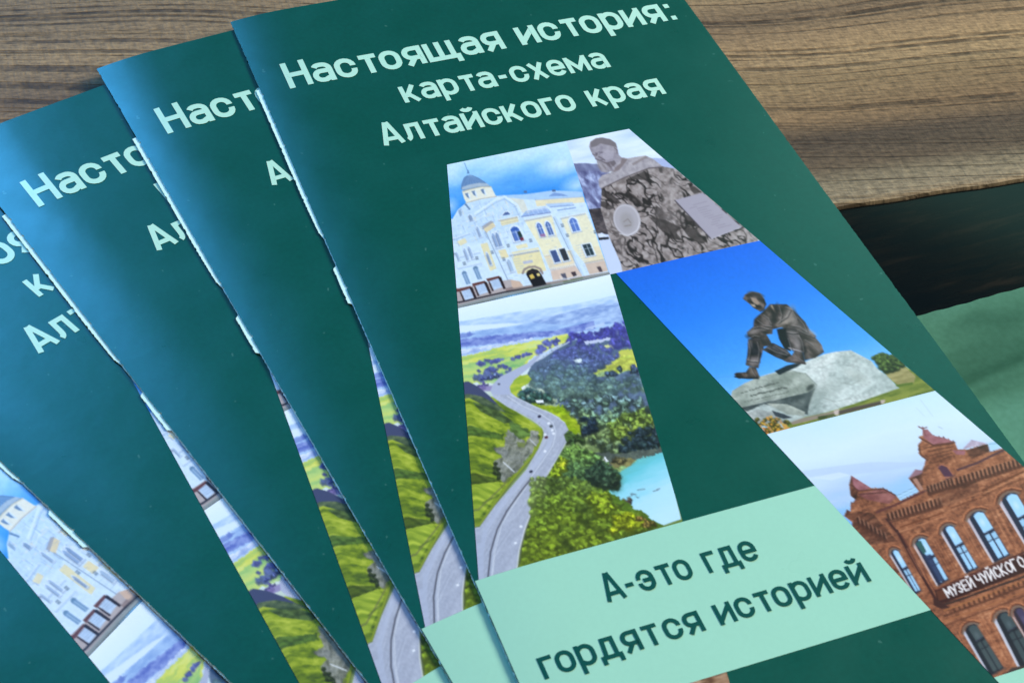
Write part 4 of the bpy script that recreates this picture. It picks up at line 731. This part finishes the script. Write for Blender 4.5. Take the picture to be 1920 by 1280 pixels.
        c.line([P(-.1, 1.05), P(1.15, 1.01)], 2.4, (112, 78, 66)); c.line([P(-.16, .1), P(-.08, 1.02)], 1.6, (214, 206, 210)); c.line([P(.32, top), P(1., top-.03)], 1.0, (70, 70, 96)); c.line([P(.97, .04), P(1.04, 1.)], 1.3, (120, 82, 70)); c.ell(P(.6, .2)[0], P(.6, .2)[1], 14, 26, (226, 240, 250), -.5, .5*(1-dim*.5) if glass[0] > 120 else .12, .7)
    for k in range(34):
        x0 = -60+rn.uniform(0, 1250); y0 = 330-x0*.40+rn.uniform(-140, 560); l = rn.uniform(50, 150)
        c.line([(x0, y0), (x0+l, y0-l*.40)], rn.uniform(.8, 1.5), rn.choice([(96, 52, 38), (206, 146, 108), (84, 44, 34), (190, 122, 86)]), .5)
    win((345, 330), (405, 310), (570, 605), (520, 625)); win((520, 255), (600, 222), (770, 525), (690, 560)); c.poly([(530, 262), (566, 240), (610, 320), (590, 345)], (52, 92, 92)); c.poly([(590, 355), (640, 340), (735, 530), (700, 545)], (44, 52, 84), .9); win((720, 165), (805, 130), (985, 440), (895, 470)); win((915, 70), (1025, 25), (1215, 345), (1100, 390))
    win((1150, -60), (1270, -110), (1480, 260), (1360, 300)); win((1420, -200), (1540, -250), (1750, 120), (1640, 160))
    # sign board with lettering
    c.poly([(670, 600), (800, 540), (1319, 320), (1800, 110), (1860, 220), (1330, 470), (760, 690), (690, 700)], (58, 26, 26)); c.line([(690, 720), (800, 690), (1330, 500), (1860, 260)], 4, (52, 34, 34)); c.line([(680, 600), (1319, 335), (1800, 130)], 2.2, (112, 62, 50)); c.poly([(680, 610), (740, 590), (760, 660), (700, 680)], (96, 52, 38))
    caps = {'М': [[(0, 0), (0, 1), (.3, .3), (.6, 1), (.6, 0)]], 'У': [[(0, 1), (.25, .42)], [(.5, 1), (.18, 0)]], 'З': [[(0, .85), (.25, 1), (.45, .8), (.2, .53), (.45, .25), (.25, 0), (0, .15)]], 'Е': [[(.45, 1), (0, 1), (0, 0), (.45, 0)], [(0, .5), (.38, .5)]],
            'Й': [[(0, 1), (0, 0), (.5, 1), (.5, 0)], [(.12, 1.25), (.25, 1.15), (.4, 1.25)]], 'Ч': [[(0, 1), (0, .6), (.2, .45), (.48, .5)], [(.48, 1), (.48, 0)]], 'С': [[(.48, .8), (.3, 1), (.05, .8), (.05, .2), (.3, 0), (.48, .2)]], 'К': [[(0, 1), (0, 0)], [(.48, 1), (.05, .5), (.5, 0)]],
            'О': [[(.28, 1), (.02, .75), (.02, .25), (.28, 0), (.54, .25), (.54, .75), (.28, 1)]], 'Г': [[(0, 0), (0, 1), (.45, 1)]], 'Т': [[(0, 1), (.56, 1)], [(.28, 1), (.28, 0)]], 'Р': [[(0, 0), (0, 1), (.3, 1), (.46, .75), (.3, .5), (0, .5)]], 'А': [[(0, 0), (.28, 1), (.56, 0)], [(.1, .35), (.46, .35)]], ' ': []}
    x = 0.
    for ch in 'МУЗЕЙ ЧУЙСКОГО ТРАКТА':
        for st in caps[ch]:
            q = []
            for gx, gy in st:
                X = (x+gx)*58*(1+.012*x); k = X/560.; q.append((770+X-gy*(36+8*k), 655-X*.402-gy*(60+14*k)))
            c.line(q, 3.1, (244, 238, 236))
        x += (.34 if ch == ' ' else .66) if ch not in 'М' else .78
    # lower bands
    for dy, k, w in ((60, (176, 112, 66), 3), (100, (84, 46, 34), 4), (140, (168, 104, 66), 3), (170, (92, 50, 36), 2.5)): c.line([(740, 690+dy), (1100, 560+dy), (1400, 440+dy), (1900, 220+dy)], w, k, .8)
    for k in range(30):
        x = 800+k*36; y = 735-(x-800)*.40; c.poly([(x, y), (x+16, y-6), (x+26, y+26), (x+10, y+32)], (80, 44, 32), .8)
    c.poly([(660, 660), (720, 690), (780, 730), (720, 740), (660, 710)], (66, 36, 34))
    # pilasters and shading strokes in the brickwork
    for x, y, l in ((650, 250, 220), (860, 130, 240), (1080, 20, 280), (470, 300, 200), (1000, 820, 300), (820, 900, 200), (1260, 700, 330)):
        for j in range(4): c.line([(x+j*18, y-j*8), (x+j*18+l*.55, y-j*8+l)], 1.6, rn.choice([(110, 58, 40), (196, 124, 84), (92, 48, 36), (206, 142, 104)]), .55)
    win((885, 890), (975, 850), (1170, 1170), (1070, 1215), .3, (70, 82, 84), (30, 34, 44), (186, 190, 206)); win((1110, 800), (1210, 760), (1430, 1130), (1300, 1180), .3, (64, 76, 80), (32, 34, 44), (196, 196, 208)); win((1235, 760), (1310, 730), (1520, 1090), (1440, 1120), .3, (70, 60, 90), (48, 36, 50), (150, 110, 100))
    win((1500, 640), (1600, 600), (1820, 980), (1700, 1020), .3, (64, 76, 80), (32, 34, 44), (196, 196, 208))
    c.poly([(1170, 1220), (1230, 1165), (1319, 1150), (1800, 960), (1950, 1200), (1250, 1400)], (66, 54, 50)); c.poly([(1180, 1240), (1300, 1190), (1319, 1210), (1260, 1260), (1200, 1265)], (24, 24, 26)); c.poly([(1180, 1270), (1319, 1240), (1900, 1040), (2000, 1500), (1300, 1500)], (150, 154, 166))
    return c
# ------------------------------------------------------------------ the leaflet
H = 2.12                                    # leaflet height in widths
rng = np.random.RandomState(7)
def zf(u, v):
    """Relief of the folded paper: sprung edges, a faint swell."""
    u = np.asarray(u, float); v = np.asarray(v, float)
    return (-.0085*np.clip(1-u/.13, 0, 1)**2*(1-.35*np.clip(v/H, 0, 1)) - .004*np.clip((u-.6)/.4, 0, 1)**2
            + .0012*np.sin(u*3.1+v*1.7)+.0008*np.sin(v*4.3+u*2.)+.0005*np.sin(u*11+v*6))
def P(u, v, dz=0.): 
    u = np.asarray(u, float); v = np.asarray(v, float); return np.stack([u*S, -v*S, (zf(u, v)+dz)*S], -1)
def grid_faces(n, m):
    i = np.arange(n-1)[:, None]*m+np.arange(m-1)[None, :]
    return np.stack([i, i+m, i+m+1, i+1], -1).reshape(-1, 4)
def ragged(vs, amp, seed, chip=0.):
    r = np.random.RandomState(seed); n = len(vs); q = r.rand(n)
    a = (q-.5)*amp
    if chip:
        for _ in range(40):
            k = r.randint(0, n-8); l = r.randint(1, 4); a[k:k+l] += chip*r.uniform(.3, 1)
    return a
def sheet(name, mat, u0, u1, v0, v1, dz, th, parent, nu=48, nv=760, lift=None, rag=(.0009, .0009), seed=1, chip=0.):
    """A sheet of paper with its own thickness, white cut sides and slightly rough edges; u0/u1 may be functions of v."""
    vs = np.linspace(v0, v1, nv); f0 = np.array([u0(v) if callable(u0) else u0 for v in vs])+ragged(vs, rag[0], seed, chip); f1 = np.array([u1(v) if callable(u1) else u1 for v in vs])-ragged(vs, rag[1], seed+50, chip*.6)
    t = np.linspace(0, 1, nu)**1.3; Ug = f0[:, None]*(1-t)+f1[:, None]*t; Vg = np.repeat(vs[:, None], nu, 1)
    d = dz+(lift(Ug, Vg) if lift else 0)
    top = P(Ug, Vg, d).reshape(-1, 3); n = len(top); bot = top-[0, 0, th*S]
    F = grid_faces(nv, nu); ring = list(range(nu))+[i*nu+nu-1 for i in range(1, nv)]+[(nv-1)*nu+j for j in range(nu-2, -1, -1)]+[i*nu for i in range(nv-2, 0, -1)]
    ring = np.array(ring); nx = np.roll(ring, -1); k = len(ring); e = np.arange(k)+2*n; en = np.roll(e, -1); side = np.stack([e, en, en+k, e+k], -1)
    allv = np.concatenate([top, bot, top[ring], bot[ring]])     # the cut sides keep their own vertices, so the edges stay crisp
    A = np.concatenate([F, F[:, ::-1]+n, side]); mi = np.zeros(len(A), int); mi[len(F):] = 1
    o = mesh(name, allv, A, None, parent, mats=[mat, M_WHITE], mi=mi)
    return o

# the artwork is traced in image pixel coordinates; UV_TO_PX maps cover (u, v) to them
UV_TO_PX = np.array([[875.3814635599371, 143.19230890752397, 431.39261464349744], [-140.58576712247967, 488.5092534192542, 35.641697190593206], [0.07564076462941362, -0.16775115684164085, 1.0]])
PX_TO_UV = np.linalg.inv(UV_TO_PX)
def uv(x, y): a = PX_TO_UV @ np.array([x, y, 1.]); return a[:2]/a[2]
def ray(p, q): 
    (a, b), (c, d) = uv(*p), uv(*q); return lambda v: a+(c-a)*(v-b)/(d-b)
L_out, R_out = ray((838, 309), (898, 1085)), ray((1180, 242), (1754, 731))
L_in, R_in = ray((1144, 514), (1278, 972)), ray((1156, 513), (1745, 1142))
MIDL = ray((1062, 266), (1144, 514))
V0, V1, V2, V3, V4, V5 = .597, .984, 1.437, 1.566, 1.854, 1.998
def soften(I):
    for ax in (0, 1): I = .15*np.roll(I, 1, ax)+.7*I+.15*np.roll(I, -1, ax)
    return I
def picture(name, canvas, l, r, v0, v1, parent, gain=.97, du=.0014, dv=.0022):
    nv = int((v1-v0)/dv)+2; vs = np.linspace(v0, v1, nv); a = np.clip([l(v) for v in vs], .003, .997); b = np.clip([r(v) for v in vs], .003, .997)
    nu = int((b-a).max()/du)+2; t = np.linspace(0, 1, nu); U = a[:, None]*(1-t)+b[:, None]*t; V = np.repeat(vs[:, None], nu, 1)
    q = UV_TO_PX @ np.stack([U.ravel(), V.ravel(), np.ones(U.size)]); X, Y = q[0]/q[2], q[1]/q[2]
    px = np.clip((X-canvas.x0)*canvas.K-.5, 0, canvas.w-1.001); py = np.clip((Y-canvas.y0)*canvas.K-.5, 0, canvas.h-1.001)
    i, j = px.astype(int), py.astype(int); fx, fy = (px-i)[:, None], (py-j)[:, None]; I = soften(canvas.img)
    col = (I[j, i]*(1-fx)+I[j, i+1]*fx)*(1-fy)+(I[j+1, i]*(1-fx)+I[j+1, i+1]*fx)*fy
    return mesh(name, P(U, V, .0008).reshape(-1, 3), grid_faces(nv, nu), M_INK, parent, ink=lin(np.clip(col, 0, 1)*255)*gain)
def patch(name, mat, l, r, v0, v1, dz, parent, nu=60, nv=60):
    vs = np.linspace(v0, v1, nv); t = np.linspace(0, 1, nu)
    U = np.array([l(v)+(r(v)-l(v))*t for v in vs]); V = np.repeat(vs[:, None], nu, 1)
    return mesh(name, P(U, V, dz).reshape(-1, 3), grid_faces(nv, nu), mat, parent)
def text_mesh(name, lines, mat, parent, base=.0008, stroke=.166):
    V, F = [], []; lay = 0
    for txt, u0, u1, v0, cap, v1 in lines:
        st, wid = layout(txt); k = (u1-u0)/wid
        for pl in st:
            Lp, Rp = ribbon(pl, stroke); n0 = len(V); lay += 1
            for (x, y) in [w for pr in zip(Lp, Rp) for w in pr]:
                u = u0+x*k; v = v0+(v1-v0)*(x/wid)-y*cap
                V.append(P(u, v, base+.00006*(lay % 7)))
            for i in range(len(Lp)-1): F.append((n0+2*i, n0+2*i+1, n0+2*i+3, n0+2*i+2))
    return mesh(name, V, F, mat, parent, smooth=False)

GROUP = 'brochures fanned out on the wooden table'
def make_leaflet():
    r = empty('brochure', '', 'brochure', GROUP)
    th = .0016
    sheet('front_cover', M_GREEN, 0, 1, 0, H, 0, th, r, seed=3, chip=.0016)
    def lip(v):                      # how far the folded inner sheet sticks out past the cover
        e = -.0125*np.interp(v, [.245, .247, .6, .70, .72, .80, .805, .90, .905, 1.2, 1.6, 2.1], [0, 1, 1, .8, .42, .38, .95, .95, .40, .42, .36, .36])
        return float(e+.004)
    sheet('inner_page', M_INNER, lip, .996, .245, H-.004, -.0021, th, r, seed=11, rag=(.0009, .001), chip=.0012)
    sheet('inner_page', M_WHITE, .006, .998, .012, H-.01, -.0055, th, r, seed=17, rag=(.001, .001))
    sheet('back_cover', M_GREEN, .003, 1, .0, H, -.0086, th, r, seed=23)
    text_mesh('title_lettering', [('Настоящая история:', .060, .957, .2715, .0865, .2735)], M_TEXT, r)
    text_mesh('subtitle_lettering', [('карта-схема', .2745, .738, .3870, .0735, .3945), ('Алтайского края', .190, .817, .5055, .0725, .5115)], M_TEXT, r, stroke=.160)
    k = picture('town_hall_picture', paint_town_hall(), L_out, MIDL, V0, V1, r); k['label'] = 'printed picture of a pale yellow and white town hall with a domed turret'
    k = picture('stone_bust_picture', paint_stone_bust(), MIDL, R_out, V0, V1, r); k['label'] = 'printed picture of a stone bust on a rough boulder'
    k = picture('valley_road_picture', paint_valley_road(), L_out, L_in, V1, V3, r); k['label'] = 'printed picture of a winding road through a green valley'
    k = picture('seated_statue_picture', paint_seated_statue(), R_in, R_out, V1, V2, r); k['label'] = 'printed picture of a seated bronze figure on a pale boulder'
    k = picture('brick_museum_picture', paint_brick_museum(), R_in, R_out, V2, V5, r); k['label'] = 'printed picture of a red brick museum with arched windows'
    cb = Canvas(760, 1200, 1420, 1620, .5); n1 = cb.noise(14, 5, 3, 3, -.3); cb.img[:] = cb.ramp(n1, [(.25, (96, 66, 48)), (.5, (150, 112, 84)), (.8, (190, 158, 128))])
    k = picture('brick_wall_picture', cb, L_out, L_in, V4, H-.03, r); k['label'] = 'printed picture of brown brickwork, cut off below the slogan band'
    b = patch('slogan_band', M_MINT, lambda v: .0015, R_in, V3, V4, .0007, r)
    text_mesh('slogan_lettering', [('А-это где', .1875, .462, 1.6764, .0565, 1.6764), ('гордятся историей', .0405, .616, 1.7755, .054, 1.7735)], M_DARK, b, base=.0014, stroke=.142)
    patch('footer_strip', M_MINT, lambda v: R_in(v), lambda v: .997, V5, V5+.05, .0007, r, 30, 8)
    return r
def copy_tree(o, parent=None):
    c = o.copy(); C.objects.link(c)
    if parent: c.parent = parent
    for ch in list(o.children): copy_tree(ch, c)
    return c
POSES = [(0, 0, 0), (-.127, -.3058, .0633), (-.2754, -.6272, .2076), (-.4421, -.9527, .4518), (-.6531, -1.3468, .8053)]
LABELS = ['topmost green brochure of the fan, its title and all its cover pictures uncovered',
          'green brochure directly under the topmost one, a mint band corner showing at its lower end',
          'middle green brochure of the fan with two brochures above and two below',
          'green brochure with bright blue window sheen, only one brochure beneath it',
          'lowest green brochure of the fan, showing just the domed town hall picture and pale sky']
first = make_leaflet()
for k, ((a, x, y), lab) in enumerate(zip(POSES, LABELS)):
    o = first if k == 0 else copy_tree(first)
    o['label'] = lab
    o.matrix_world = TM @ Matrix.Translation((x*S, -y*S, -.014*k*S)) @ Matrix.Rotation(-a, 4, 'Z')
